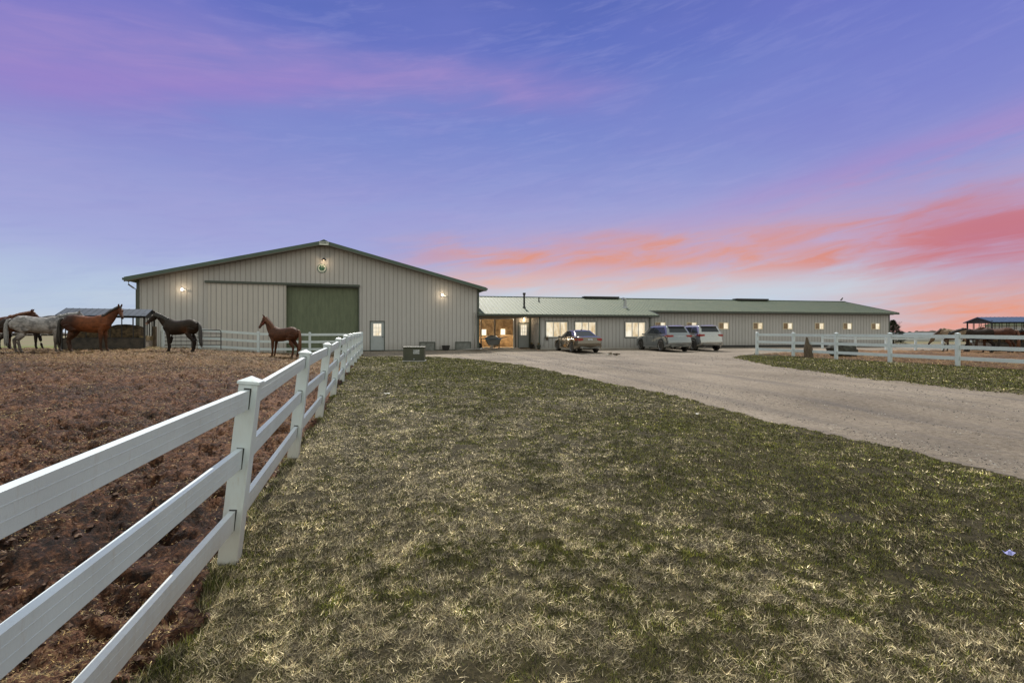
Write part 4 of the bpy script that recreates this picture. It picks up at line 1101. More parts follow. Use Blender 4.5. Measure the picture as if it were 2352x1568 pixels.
    for i in range(k):
        t = i/(k-1); q = b1.lerp(mid, min(1,t*2)) if t < .5 else mid.lerp(poll, (t-.5)*2)
        rr = (.25 if t < .1 else .23 - .13*t)
        axis = (poll - b1).normalized(); crest = (V3((0,0,1)) - axis*axis.z).normalized()
        top_ = q + crest*(rr*.93)
        sd_ = V3((0,1,0)) if (name != 'x') else V3((0,1,0))
        for s in ((1,) if thin else (1, -1)):
            w = random.uniform(.035,.05); ln = random.uniform(.12,.2) if s > 0 else .07
            p1 = top_ + sd_*s*.05 - crest*.02; p2 = p1 + sd_*s*.05 - V3((0,0,ln*.6)) ; p3 = p2 - V3((.0,-.01*s,ln*.5))
            m.tube([top_ + crest*.012, p1, p2, p3], [.022,.03,.022,.004], 6, ry=[w,w,w*.8,.006])
    m.build('mane', M[hm], root, world=False, smooth=True)
    m = MB(); m.tube([hp(-.07,.06), hp(-.0,.085), hp(.08,.085), hp(.15,.075)], [.02,.02,.015,.004], 8, ry=[.045,.045,.03,.006]); m.build('forelock', M[hm], root, world=False, smooth=True)
    # tail
    m = MB(); w = tail_swing
    m.tube([(-.83,0,1.37),(-.92,w*.1,1.33),(-.965-w*.10,w*.2,1.16),(-.975-w*.18,w*.3,.92),(-.965-w*.28,w*.4,.66),(-.95-w*.40,w*.5,.42),(-.95-w*.48,w*.55,.27)], [.035,.052,.062,.07,.068,.05,.012], 12, ry=[.035,.05,.065,.085,.085,.06,.012])
    for i in range(7):
        a = random.uniform(-.05,.05); b_ = random.uniform(-.06,.06)
        m.tube([(-.96+a*.5,b_*.5,1.05),(-.97-w*.2+a,b_+w*.3,.75),(-.955-w*.38+a*1.3,b_*1.3+w*.45,.42),(-.95-w*.5+a*1.3,b_*1.2+w*.55,random.uniform(.18,.3))], [.02,.024,.02,.003], 6)
    m.build('tail', M[hm], root, world=False, smooth=True)
    for s in (-1, 1):
        MB().tube([hp(.165,.025,.078*s), hp(.19,.022,.080*s)], [.02,.018], 8).build('eye', M['eye'], root, world=False, smooth=True)
    if halter:
        m = MB()
        for d, rr, ry in ((.33,.105,.072),(.02,.135,.095)):
            c0 = hp(d,-.04)
            ring = [c0 + up*math.cos(a)*rr + sdv*math.sin(a)*ry for a in np.linspace(0, 2*math.pi, 17)]
            m.tube(ring, .009, 6, caps=False)
        for s in (-1, 1): m.tube([hp(.33,-.04,.076*s), hp(.18,-.055,.096*s), hp(.02,-.06,.098*s)], .009, 6)
        m.build('halter', M['halter'], root, world=False)
    return root
horse('horse', 'dappled grey horse at the left edge, standing side-on before the hay feeder', -20.3, 20.75, 42, 'grey', poll=(1.24,0,1.62), hdir=(.78,0,-.62), legs=(.06,-.06,-.06,.10), scale=1.02)
horse('horse', 'red-brown horse behind the grey one, only its back and lowered head showing', -25.4, 23.6, 30, 'chestnut', poll=(1.36,0,1.72), hdir=(.75,-.25,-.62), legs=(0,.05,.05,-.05), scale=1.06)
horse('horse', 'dark horse hidden behind the grey one, its black legs showing under the grey belly', -23.9, 23.6, 30, 'dark', poll=(1.25,0,1.60), hdir=(.70,0,-.70), legs=(.1,-.05,.14,-.12), scale=1.0)
horse('horse', 'bright bay horse with black mane standing before the feeder, head turned right', -18.7, 21.3, 16, 'bay', poll=(1.12,.02,1.83), hdir=(.40,-.55,-.74), legs=(.04,-.05,.0,.10), scale=1.06)
horse('horse', 'dark brown horse with a white forehead star, standing in front of the metal gate', -15.55, 22.7, 176, 'dark', poll=(1.25,.03,1.76), hdir=(.42,.46,-.78), legs=(-.06,.10,-.03,.10), scale=1.0, blaze=True, tail_swing=.45)
horse('horse', 'copper chestnut horse with raised head, standing alone by the leaning white fence', -11.3, 23.9, 166, 'chestnut', poll=(1.08,.04,2.0), hdir=(.34,.34,-.86), legs=(.0,.06,.02,-.08), scale=.97, halter=True)
gr = 'horses in the right paddock'
zr = lambda x, y: tz(x, y)
horse('horse', 'pale dun horse grazing head-down behind the right-hand white fence', 30.2, 32.8, 128, 'dun', poll=(1.25,0,.98), hdir=(.45,0,-.88), legs=(.08,-.06,0,.1), group=gr, voxel=.021)
horse('horse', 'black-brown horse behind the fence, overlapped by the rust-coloured rump', 30.9, 32.0, 140, 'dark', poll=(1.38,0,1.22), hdir=(.6,0,-.78), legs=(0,.08,.05,-.05), group=gr, voxel=.021)
horse('horse', 'rust-coloured horse with its round rump beside the right-hand hay feeder', 31.6, 31.5, 118, 'chestnut', poll=(1.30,0,1.15), hdir=(.6,0,-.78), legs=(0,.08,.05,-.05), group=gr, voxel=.021, scale=1.05)
horse('horse', 'dark red horse with its head inside the blue-roofed feeder, at the right edge', 34.3, 31.3, 105, 'bay', poll=(1.30,0,1.20), hdir=(.6,0,-.78), group=gr, voxel=.021)

# ------------------------------------------------------------------ hay feeders
def feeder(name, label, cx, cy, rz, L, Wd, roofm, bale_label, group, H=1.78):
    z = tz(cx, cy) - .02; root = empty(name, (cx, cy, z), 0, label, 'hay feeder', group)
    f = Fr(cx, cy, math.cos(R(rz)), math.sin(R(rz))); hl_, hw = L/2, Wd/2
    for a, b in ((-hl_,-hw),(hl_,-hw),(hl_,hw),(-hl_,hw)):
        m = MB(); m.box(f, a-.035, a+.035, b-.035, b+.035, z-.1, z+H); m.build('post', M['pipe_dark'], root)
    for (a0, a1, b0, b1) in ((-hl_+.05, hl_-.05, -hw-.02, -hw+.02), (-hl_+.05, hl_-.05, hw-.02, hw+.02)):
        m = MB(); m.box(f, a0, a1, b0, b1, z+.02, z+.56); m.build('trough_side', M['trough'], root)
        m = MB(); m.box(f, a0, a1, b0-.012, b1+.012, z+.561, z+.60); m.build('trough_rim', M['pipe_dark'], root)
    for a in (-hl_, hl_):
        m = MB(); m.box(f, a-.02, a+.02, -hw+.05, hw-.05, z+.02, z+.58); m.build('trough_end', M['wood_plank'] if a > 0 else M['trough'], root)
    for b in (-hw, hw):
        m = MB(); m.box(f, -hl_+.05, hl_-.05, b-.025, b+.025, z+H-.16, z+H-.11); m.build('top_rail', M['pipe_dark'], root)
        n = max(4, int(L/.42))
        for i in range(1, n):
            a = -hl_ + L*i/n
            MB().tube([f.p(a, b, z+.60), f.p(a, b, z+H-.16)], .021, 6).build('bar', M['pipe_dark'], root)
    for a in (-hl_, hl_):
        m = MB(); m.box(f, a-.025, a+.025, -hw+.05, hw-.05, z+H-.16, z+H-.11); m.build('top_rail', M['pipe_dark'], root)
        for i in range(1, 4):
            b = -hw + Wd*i/4
            MB().tube([f.p(a, b, z+.58), f.p(a, b, z+H-.16)], .021, 6).build('bar', M['pipe_dark'], root)
    oh, og, rh = .30, .12, .27
    rp = lambda a, b: f.p(a, b, z+H+rh - abs(b)*(rh+.10)/(hw+oh))
    rf = None
    for s in (-1, 1):
        m = MB(); A, B, Cc, D = rp(-hl_-og, s*(hw+oh)), rp(hl_+og, s*(hw+oh)), rp(hl_+og, 0), rp(-hl_-og, 0)
        slab(m, A, B, Cc, D, .03); roof_ribs(m, A, B, Cc, D, .25, .015, .02); rf = m.build('roof', M[roofm], root)
    for a in (-hl_, hl_):
        m = MB(); c0 = z+H-.12
        m.add([f.p(a-.015,-hw,c0), f.p(a-.015,hw,c0), f.p(a-.015,0,z+H+rh-.06), f.p(a+.015,-hw,c0), f.p(a+.015,hw,c0), f.p(a+.015,0,z+H+rh-.06)], [(0,1,2),(5,4,3),(0,3,4,1),(1,4,5,2),(2,5,3,0)])
        m.build('gable', M['pipe_dark'], root)
    # round bales lying inside
    for i, (a, r_) in enumerate(((-L*.26,.60),(L*.20,.55))):
        m = MB(); k = 22
        prof = []
        for j in range(9):
            t = j/8; aa = (t-.5)*(L*.42); rr_ = r_*(1 - .25*abs(2*t-1)**3)
            prof.append((rr_, aa))
        base = len(m.v)
        for rr_, aa in prof:
            for j in range(k):
                an = 2*math.pi*j/k; q = rr_*(1+random.uniform(-.05,.06))
                m.v.append(tuple(f.p(a+aa, math.cos(an)*q, z+.20+r_ + math.sin(an)*q*.92)))
        for ii in range(8):
            for j in range(k):
                p_ = base+ii*k+j; q_ = base+ii*k+(j+1)%k; m.f.append((p_, q_, q_+k, p_+k))
        m.f.append(tuple(base+j for j in range(k))[::-1]); m.f.append(tuple(base+8*k+j for j in range(k)))
        tag(m.build('hay_bale', M['hay_dark' if i == 0 else 'hay_dark'], smooth=True), bale_label[i], 'hay bale', 'round bales inside the feeders')
    return f, z, root
f1, zf1, fd1 = feeder('hay_feeder', 'covered hay feeder with blue-grey gabled roof and iron bars in the left paddock', -20.15, 24.25, 22, 3.25, 1.55, 'blue_roof',
       ('brown round bale in the left feeder, partly behind the bay horse', 'brown round bale at the right end of the left-hand feeder'), 'covered hay feeders')
f2, zf2, fd2 = feeder('hay_feeder', 'blue-roofed hay feeder behind the fence at the right edge of the picture', 35.3, 33.9, -14, 4.2, 2.5, 'blue_roof2',
       ('round bale in the left end of the blue-roofed feeder', 'round bale in the right end of the blue-roofed feeder'), 'covered hay feeders', H=2.12)
def straw_heap(name, label, cx, cy, rx, ry, h, n, seed, mat='hay'):
    r2 = random.Random(seed); m = MB(); k, kk = 26, 8; z = tz(cx, cy)
    for i in range(kk+1):
        t = i/kk
        for j in range(k):
            a = 2*math.pi*j/k; q = t*(1+r2.uniform(-.1,.1)); px, py = cx+math.cos(a)*rx*q, cy+math.sin(a)*ry*q
            m.v.append((px, py, tz(px,py) - .03 + h*(1-t*t)*(1+r2.uniform(-.25,.25)) + (0 if i < kk else -.03)))
    for i in range(kk):
        for j in range(k): a = i*k+j; b = i*k+(j+1)%k; m.f.append((a, b, b+k, a+k))
    for i in range(n):
        a = r2.uniform(0,6.28); q = math.sqrt(r2.random())*1.1; px, py = cx+math.cos(a)*rx*q, cy+math.sin(a)*ry*q; zz = tz(px,py)+max(0,h*(1-q*q))
        d = Vector((r2.uniform(-1,1), r2.uniform(-1,1), r2.uniform(-.2,.6)))*r2.uniform(.05,.14); p = Vector((px,py,zz)); w = Vector((-d.y,d.x,0)).normalized()*.008
        m.add([p-w, p+w, p+d], [(0,1,2)])
    return tag(m.build(name, M[mat], fix=False, smooth=False), label, 'hay', kind='stuff')
q = f1.p(1.9, -.5, 0); straw_heap('hay_heap', 'pale hay spilled beside the right end of the left feeder', q.x, q.y, .7, .55, .14, 500, 4)
m = MB(); q = zf1
m = MB(); m.box(f1, 1.35, 1.66, -.6, .6, q+.45, q+.68); 
for i in range(260):
    p = f1.p(random.uniform(1.2,1.75), random.uniform(-.8,.8), q+random.uniform(.55,.75)); d = Vector((random.uniform(-1,1),random.uniform(-1,1),random.uniform(-.3,.8)))*random.uniform(.04,.12); w = Vector((-d.y,d.x,0)).normalized()*.007
    m.add([p-w,p+w,p+d], [(0,1,2)])
tag(m.build('loose_hay', M['hay'], fix=False), 'loose yellow hay lying in the open end of the left feeder', 'hay', kind='stuff')

# ------------------------------------------------------------------ cars
def offset_poly(poly, d):
    n = len(poly); out = []
    for i in range(n):
        p0, p1, p2 = Vector(poly[i-1]), Vector(poly[i]), Vector(poly[(i+1)%n])
        e1 = (p1-p0).normalized(); e2 = (p2-p1).normalized(); nn = Vector((e1.y+e2.y, -(e1.x+e2.x)))
        if nn.length < 1e-6: nn = Vector((e1.y, -e1.x))
        nn.normalize(); out.append(p1 - nn*d)
    return out
def car(name, label, rear_x, rear_y, heading, spec, paint):
    z = tz(rear_x, rear_y)-.01
    # origin: middle between the axles
    WB = spec['wb']; root = empty(name, (rear_x + math.cos(R(heading))*WB/2, rear_y + math.sin(R(heading))*WB/2, z), R(heading), label, 'car', 'cars parked in front of the stable')
    hw = spec['w']/2; ra, fa = -WB/2, WB/2; r = spec['r']; ar = r*1.13
    prof = []   # lower body outline, counter-clockwise starting rear bottom
    def arch(cx):
        zc = r; a0 = math.asin(max(-1, (spec['gc']-zc)/ar))
        return [(cx - ar*math.cos(a), zc + ar*math.sin(a)) for a in np.linspace(a0, math.pi - a0, 13)]
    prof += [(spec['x0']+.12, spec['gc']+.06)] + arch(ra) + arch(fa) + [(spec['x1']-.10, spec['gc']+.02)]
    prof += spec['upper']          # from front bumper up over hood to the rear
    prof = [Vector(p) for p in prof]
    sl = [(-1, .075), (-.985, .03), (-.93, .0), (-.5, -.012), (0, -.016), (.5, -.012), (.93, 0), (.985, .03), (1, .075)]
    m = MB(); n = len(prof); x0, x1 = spec['x0'], spec['x1']
    for s, ins in sl:
        pp = offset_poly(prof, ins)
        for i, p in enumerate(pp):
            tx = max(0, (abs(p.x - (x0+x1)/2) - (x1-x0)/2 + .75)/.75)
            yy = s*hw*(1 - .13*tx**2.2) * (1 - .05*max(0, (p.y - .55))/.45 if p.y > .55 else 1 - .03*(.55-p.y))
            xx = p.x
            bow = .10*(abs(s)**2.5)*min(1, tx); xx += bow if p.x < 0 else -bow
            m.v.append((xx, yy, p.y))
    for k in range(len(sl)-1):
        for i in range(n): a = k*n+i; b = k*n+(i+1)%n; m.f.append((a, b, b+n, a+n))
    m.f.append(tuple(range(n))); m.f.append(tuple(range((len(sl)-1)*n, len(sl)*n))[::-1])
    body = m.build('body', M[paint], root, world=False)
    b = bmesh.new(); b.from_mesh(body.data); ng = [f for f in b.faces if len(f.verts) > 6]; bmesh.ops.triangulate(b, faces=ng); b.to_mesh(body.data); b.free()
    body.data.polygons.foreach_set('use_smooth', [True]*len(body.data.polygons))
    es = body.modifiers.new('e', 'EDGE_SPLIT'); es.split_angle = R(38)
    # cabin
    (bx0, bx1, bz_), (tx0, tx1, tz_) = spec['cab']
    bw, tw = hw*.93, hw*spec.get('tw', .70)
    B4 = [(bx0,-bw),(bx1,-bw),(bx1,bw),(bx0,bw)]; T4 = [(tx0,-tw),(tx1,-tw),(tx1,tw),(tx0,tw)]
    m = MB(); m.hexa([(x,y_,bz_) for x,y_ in B4], [(x,y_,tz_) for x,y_ in T4])
    cabn = m.build('cabin', M[paint], root, world=False); mod = cabn.modifiers.new('b', 'BEVEL'); mod.width = .09; mod.segments = 4
    cabn.data.polygons.foreach_set('use_smooth', [True]*len(cabn.data.polygons)); cabn.modifiers.new('e', 'EDGE_SPLIT').split_angle = R(45)
    m = MB(); m.hexa([(tx0+.05,-tw*.8,tz_-.01),(tx1-.05,-tw*.8,tz_-.01),(tx1-.05,tw*.8,tz_-.01),(tx0+.05,tw*.8,tz_-.01)], [(tx0+.25,-tw*.5,tz_+.028),(tx1-.25,-tw*.5,tz_+.028),(tx1-.25,tw*.5,tz_+.028),(tx0+.25,tw*.5,tz_+.028)])
    m.build('roof_panel', M[paint], root, world=False, smooth=False, bevel=.02)
    Bv = [Vector((x,y_,bz_)) for x,y_ in B4]; Tv = [Vector((x,y_,tz_)) for x,y_ in T4]
    def pane(c00, c10, c11, c01, u0, u1, v0, v1, nm='window', skew=(0,0)):
        P = lambda u, v: (c00.lerp(c10, u)).lerp(c01.lerp(c11, u), v)
        q = [P(u0+skew[0]*0, v0), P(u1, v0), P(u1-skew[1], v1), P(u0+skew[0], v1)]
        nn = (q[1]-q[0]).cross(q[3]-q[0]).normalized()
        cen = sum(q, Vector())/4
        if nn.dot(cen - Vector(((bx0+bx1)/2, 0, bz_))) < 0: nn = -nn
        m = MB(); m.hexa([p+nn*.001 for p in q], [p+nn*.008 for p in q]); return m.build(nm, M['glass'], root, world=False)
    pane(Bv[3], Bv[0], Tv[0], Tv[3], .10, .90, .16 if not spec.get('suv') else .30, .90, 'rear_window', (.02,.02))
    pane(Bv[1], Bv[2], Tv[2], Tv[1], .07, .93, .06, .92, 'windscreen')
    for s in (0, 1):
        a, b_, c_, d_ = (Bv[0], Bv[1], Tv[1], Tv[0]) if s == 0 else (Bv[3], Bv[2], Tv[2], Tv[3])
        for (u0, u1, sk) in spec['sidewin']: pane(a, b_, c_, d_, u0, u1, .22 if not spec.get('suv') else .16, .86, 'side_window', sk)
    # wheels
    for ax in (ra, fa):
        for s in (-1, 1):
            wh = empty('wheel', (0,0,0)); wh.parent = root; wh.location = (ax, s*(hw-.11), r); ORG.pop(wh.name, None)
            m = MB(); m.lathe([(r*.62,-.11),(r*.92,-.115),(r,-.085),(r,.085),(r*.92,.115),(r*.62,.11)], 28, axis='y'); m.build('tyre', M['tyre'], wh, world=False, smooth=True).modifiers.new('e','EDGE_SPLIT').split_angle = R(40)
            m = MB(); yo = s*.085
            m.lathe([(.001,yo*.3),(r*.55,yo*.3),(r*.60,yo*1.1),(r*.655,yo*1.42),(r*.655,yo*.2)], 28, axis='y')
            for k in range(5):
                for dl in (-.17, .17):
                    a = 2*math.pi*k/5; a2 = a+dl
                    m.bar((math.cos(a)*r*.08, yo*1.05, math.sin(a)*r*.08), (math.cos(a2)*r*.60, yo*1.12, math.sin(a2)*r*.60), .035, .03, (0,1,0))
            m.lathe([(.001,yo*1.25),(r*.13,yo*1.2),(r*.14,yo*.9)], 14, axis='y')
            m.build('rim', M['rim'], wh, world=False)
    # rear details
    xr = spec['x0']
    def rearbox(nm, y0, y1, z0, z1, proud, mt, xo=0.0, par=None):
        m = MB(); tx = 1
        for_ = lambda y_: xr + xo + .10*abs(y_/hw)**2.5
        pts = []
        m.hexa([(for_(y0)-proud, y0, z0), (for_(y1)-proud, y1, z0), (for_(y1)+.14, y1, z0), (for_(y0)+.14, y0, z0)], [(for_(y0)-proud+.0, y0, z1), (for_(y1)-proud, y1, z1), (for_(y1)+.14, y1, z1), (for_(y0)+.14, y0, z1)])
        return m.build(nm, M[mt], par or root, world=False, bevel=.012)
    for s in (-1, 1):
        tl = spec['tl']
        y0, y1 = sorted((s*hw*tl[0], s*hw*tl[1])); rearbox('tail_light', y0, y1, tl[2], tl[3], .012, 'red_lamp', xo=spec.get('txo', .05))
        m = MB(); y0, y1 = s*hw*.79, s*hw*.985
        m.hexa([(xr+.24,min(y0,y1),tl[2]+.02),(xr+.48,min(y0,y1),tl[2]+.06),(xr+.48,max(y0,y1),tl[2]+.06),(xr+.24,max(y0,y1),tl[2]+.02)], [(xr+.24,min(y0,y1),tl[3]-.02),(xr+.48,min(y0,y1),tl[3]-.03),(xr+.48,max(y0,y1),tl[3]-.03),(xr+.24,max(y0,y1),tl[3]-.02)])
        m.build('tail_light', M['red_lamp'], root, world=False)
        # mirror and handles
        mx = spec['cab'][0][1]-.50
        m = MB(); m.hexa([(mx-.05,s*(hw-.01),bz_+.0),(mx+.08,s*(hw-.01),bz_+.0),(mx+.08,s*(hw+.17),bz_+.02),(mx-.05,s*(hw+.17),bz_+.02)], [(mx-.05,s*(hw-.01),bz_+.10),(mx+.05,s*(hw-.01),bz_+.10),(mx+.05,s*(hw+.16),bz_+.13),(mx-.05,s*(hw+.16),bz_+.13)]); m.build('door_mirror', M[paint], root, world=False, bevel=.02)
        for hx in (-.35, .62):
            m = MB(); m.bar((hx, s*(hw+.012), bz_-.10), (hx+.17, s*(hw+.012), bz_-.10), .02, .025); m.build('door_handle', M['chrome'], root, world=False)
        for hx in (-.52, .48, 1.12 if not spec.get('suv') else 1.2):   # shut lines
            m = MB(); m.bar((hx, s*(hw-.004), .34), (hx+.05, s*(hw-.016), bz_-.02), .012, .008, (1,0,0)); m.build('door_gap', M['black_rubber'], root, world=False)
        m = MB(); m.bar((ra+ar+.03, s*(hw*.985), spec['gc']+.04), (fa-ar-.03, s*(hw*.985), spec['gc']+.04), .03, .09); m.build('sill', M['chrome' if spec.get('sill') else 'plastic_grey'], root, world=False)
        ex = MB(); ex.tube([(xr+.16, s*hw*.62, .30), (xr+.02, s*hw*.62, .30)], .035, 10); ex.build('exhaust', M['chrome'], root, world=False)
    pz = spec['plate']
    rearbox('licence_plate', -.16, .16, pz-.07, pz+.07, .016, 'plate', xo=spec.get('txo', .05)-.01)
    rearbox('bumper_trim', -hw*.72, hw*.72, spec['gc']+.07, spec['gc']+.2, .006, 'plastic_grey')
    if spec.get('strip'): rearbox('chrome_strip', -hw*.5, hw*.5, spec['strip'], spec['strip']+.035, .022, 'chrome', xo=spec.get('txo', .05)-.005)
    if spec.get('suv'):
        m = MB(); m.hexa([(tx0-.17,-tw*.85,tz_-.05),(tx0+.08,-tw*.9,tz_-.03),(tx0+.08,tw*.9,tz_-.03),(tx0-.17,tw*.85,tz_-.05)], [(tx0-.17,-tw*.85,tz_-.02),(tx0+.08,-tw*.9,tz_+.012),(tx0+.08,tw*.9,tz_+.012),(tx0-.17,tw*.85,tz_-.02)]); m.build('spoiler', M[paint], root, world=False, bevel=.01)
        for s in (-1, 1): MB().tube([(tx0+.25, s*tw*.86, tz_+.0), (tx0+.35, s*tw*.86, tz_+.045), (tx1-.35, s*tw*.86, tz_+.045), (tx1-.22, s*tw*.86, tz_)], .016, 8).build('roof_rail', M['chrome'], root, world=False)
    if spec.get('fin'):
        m = MB(); m.hexa([(tx0+.1,-.02,tz_),(tx0+.3,-.02,tz_),(tx0+.3,.02,tz_),(tx0+.1,.02,tz_)],[(tx0+.08,-.005,tz_+.09),(tx0+.14,-.005,tz_+.09),(tx0+.14,.005,tz_+.09),(tx0+.08,.005,tz_+.09)]); m.build('roof_antenna', M[paint], root, world=False)
    return root
SEDAN = dict(wb=2.8, w=1.84, r=.335, gc=.22, x0=-2.45, x1=2.40, tw=.66,
    upper=[(2.38,.34),(2.40,.50),(2.36,.64),(2.20,.72),(1.80,.82),(1.10,.93),(.9,.955),(-.8,.985),(-1.62,1.0),(-1.75,1.03),(-2.22,1.045),(-2.36,1.0),(-2.40,.86),(-2.45,.70),(-2.45,.50),(-2.40,.34)],
    cab=((-1.90,1.15,.96),(-1.02,.20,1.45)), sidewin=((.20,.46,(.10,-.05)),(.475,.74,(-.04,.10))), tl=(.52,.86,.76,.93), plate=.83, sill=True, fin=True)
SUV1 = dict(wb=2.9, w=1.96, r=.38, gc=.27, x0=-2.45, x1=2.50, tw=.72, suv=True,
    upper=[(2.48,.42),(2.50,.60),(2.42,.80),(2.20,.92),(1.70,1.02),(1.15,1.08),(-1.4,1.14),(-2.05,1.18),(-2.22,1.14),(-2.32,1.0),(-2.36,.86),(-2.44,.74),(-2.45,.55),(-2.40,.40)],
    cab=((-2.24,1.35,1.10),(-1.78,.45,1.74)), sidewin=((.07,.32,(.06,-.02)),(.34,.60,(0,0)),(.62,.84,(0,.07))), tl=(.50,.88,.98,1.12), plate=.93, strip=1.01, sill=True, txo=.14)
SUV2 = dict(wb=2.9, w=1.94, r=.385, gc=.32, x0=-2.36, x1=2.42, tw=.74, suv=True,
    upper=[(2.40,.46),(2.42,.62),(2.38,.90),(2.25,1.0),(1.80,1.08),(1.15,1.13),(-1.4,1.18),(-2.0,1.22),(-2.18,1.18),(-2.26,1.02),(-2.28,.82),(-2.36,.72),(-2.36,.55),(-2.32,.42)],
    cab=((-2.16,1.25,1.14),(-1.80,.40,1.76)), sidewin=((.06,.33,(.07,-.0)),(.35,.60,(0,0)),(.62,.84,(0,.07))), tl=(.55,.90,1.0,1.16), plate=1.0, txo=.12)
car('car', 'dark bronze sedan parked nose-in under the wide stable windows, red tail lights', 4.77, 31.9, 104, SEDAN, 'paint_brown')
car('car', 'blue-grey sport utility car, left of the two parked close together', 11.15, 33.4, 102.5, SUV1, 'paint_blue')
car('car', 'silver sport utility car, right of the two parked close together', 13.8, 34.5, 101, SUV2, 'paint_silver')

# ------------------------------------------------------------------ small things in the yard
# pad transformer
tx, ty = -4.55, 22.55; z = tz(tx, ty); TF = Fr(tx, ty, math.cos(R(6)), math.sin(R(6)))
root = empty('utility_box', (tx, ty, z), 0, 'squat olive green electrical box with a faded label, standing on the lawn edge', 'utility box')
m = MB(); m.box(TF, -.52, .52, -.40, .45, z-.1, z+.05); m.build('pad', M['concrete'], root, bevel=.01)
m = MB(); m.box(TF, -.48, .48, -.36, .40, z+.05, z+.64); bo = m.build('body', M['transformer'], root, bevel=.012)
m = MB(); m.box(TF, -.50, .50, -.39, .42, z+.641, z+.69); m.build('lid', M['transformer'], root, bevel=.01)
m = MB(); m.box(TF, -.03, .26, -.366, -.361, z+.36, z+.55); m.build('warning_label', M['label'], bo)
m = MB(); m.box(TF, -.36, -.352, -.364, -.3605, z+.08, z+.62); m.box(TF, .37, .378, -.364, -.3605, z+.08, z+.62); m.build('door_seam', M['dark'], bo)
m = MB(); m.box(TF, -.02, .04, -.39, -.361, z+.10, z+.15); m.build('padlock', M['galv'], bo)
# black tub against the barn
p = BF.p(18.8, -.45, 0); z = tz(p.x, p.y)
def tub(name, label, x, y, r0, r1, h, mat, cat):
    z = tz(x, y); m = MB(); m.lathe([(r0*.9,0),(r0,.01),(r1,h-.03),(r1*1.08,h-.03),(r1*1.08,h),(r1*.95,h),(r0*.9,.04)], 22, (x,y,z)); return tag(m.build(name, M[mat], smooth=False), label, cat)
tub('feed_tub', 'black rubber tub on the ground against the barn wall between two vent panels', p.x, p.y, .23, .29, .34, 'black_rubber', 'tub')
# stacked boards
root = empty('board_pile', tuple(BF.p(21.0,-1.2,.47)), 0, 'low pile of grey weathered boards fanned out near the barn corner', 'boards')
for i in range(9):
    a = R(14 + random.uniform(-9, 9)); x0, y0 = -3.3 + random.uniform(-.25,.1), 34.2 + i*.11
    zz = tz(x0,y0)+.02+.016*(i%4); m = MB(); ll = random.uniform(1.2,1.7); m.bar((x0,y0,zz+.02),(x0+ll*math.cos(a),y0+ll*math.sin(a)*.5,zz+.05+.03*(i%3)), .13, .02)
    m.build('board', M['galv' if i % 2 else 'wood_plank'], root)
# wheelbarrow piled with a blue sheet before the opening
wx, wy = -1.45, 37.0; z = tz(wx, wy); HF = Fr(wx, wy, 1, .12)
root = empty('muck_cart', (wx, wy, z), 0, 'grey muck cart with long handles and a blue load in front of the lit opening', 'cart')
m = MB(); bt = [HF.p(-.35,-.28,z+.28), HF.p(.40,-.28,z+.28), HF.p(.40,.28,z+.28), HF.p(-.35,.28,z+.28)]; tp = [HF.p(-.62,-.42,z+.78), HF.p(.60,-.42,z+.78), HF.p(.60,.42,z+.78), HF.p(-.62,.42,z+.78)]
m.hexa(bt, tp); m.build('tub', M['plastic_grey'], root, bevel=.03)
m = MB(); m.lathe([(.56,0),(.48,.10),(.34,.2),(.12,.27)], 14, HF.p(-.08,0,z+.78)); ld_ = m.build('load', M['plastic_grey'], root, smooth=True); ld_.scale = (1,1,1)
m = MB(); m.box(HF, -.66, .66, -.46, .46, z+.76, z+.80); m.build('blue_sheet', M['blue_plastic'], root, bevel=.01)
for s in (-.36, .36):
    MB().tube([HF.p(-1.25,s,z+.80), HF.p(.0,s,z+.72), HF.p(1.05,s*.8,z+.90)], .022, 8).build('handle', M['wood_plank'], root, smooth=True)
    MB().tube([HF.p(.42,s,z+.72), HF.p(.46,s,z+.02)], .02, 8).build('leg', M['dark'], root)
m = MB(); m.lathe([(.14,-.04),(.22,-.045),(.235,0),(.22,.045),(.14,.04)], 20, HF.p(-1.05,0,z+.235), axis='y'); m.lathe([(.01,-.03),(.145,-.03),(.145,.03),(.01,.03)], 14, HF.p(-1.05,0,z+.235), axis='y'); m.build('wheel', M['tyre'], root)
m = MB(); m.tube([HF.p(-1.05,-.3,z+.235), HF.p(-1.05,.3,z+.235)], .015, 8); m.build('axle', M['galv'], root)
# white bucket behind the cart, inside the opening
p = WG.p(-1.35, 1.8, 0); MB()
m = MB(); m.lathe([(.12,.51),(.15,.85),(.16,.85),(.16,.88),(.13,.88)], 16, (p.x,p.y,0)); tag(m.build('bucket', M['frame_white'], smooth=False), 'white bucket standing just inside the lit stable opening', 'bucket')
# pots and spade in the recess corner
for (s, v, r0, lab, mt) in ((1.45, -.6, .15, 'round dark planter in the recess beside the entrance door', 'black_rubber'), (1.62, -2.15, .14, 'mottled stone planter at the green corner post of the stable', 'rock')):
    p = WG.p(s, v, 0); z = tz(p.x, p.y); root = empty('planter', (p.x,p.y,z), 0, lab, 'planter')
    MB().lathe([(r0*.7,0),(r0,.18),(r0*1.15,.28),(r0*1.2,.32),(r0*1.0,.32),(r0*.9,.28)], 18, (p.x,p.y,z)).build('pot', M[mt], root, smooth=True)
    m = MB()
    for i in range(46):
        a = random.uniform(0,6.28); d = Vector((math.cos(a)*random.uniform(.05,.2), math.sin(a)*random.uniform(.05,.2), random.uniform(.08,.24))); b_ = Vector((p.x,p.y,z+.28)); w = Vector((-d.y,d.x,0)).normalized()*.02
        m.add([b_+d*.5-w, b_+d*.5+w, b_+d], [(0,1,2)])
    m.build('dry_stems', M['hay'], root, fix=False)
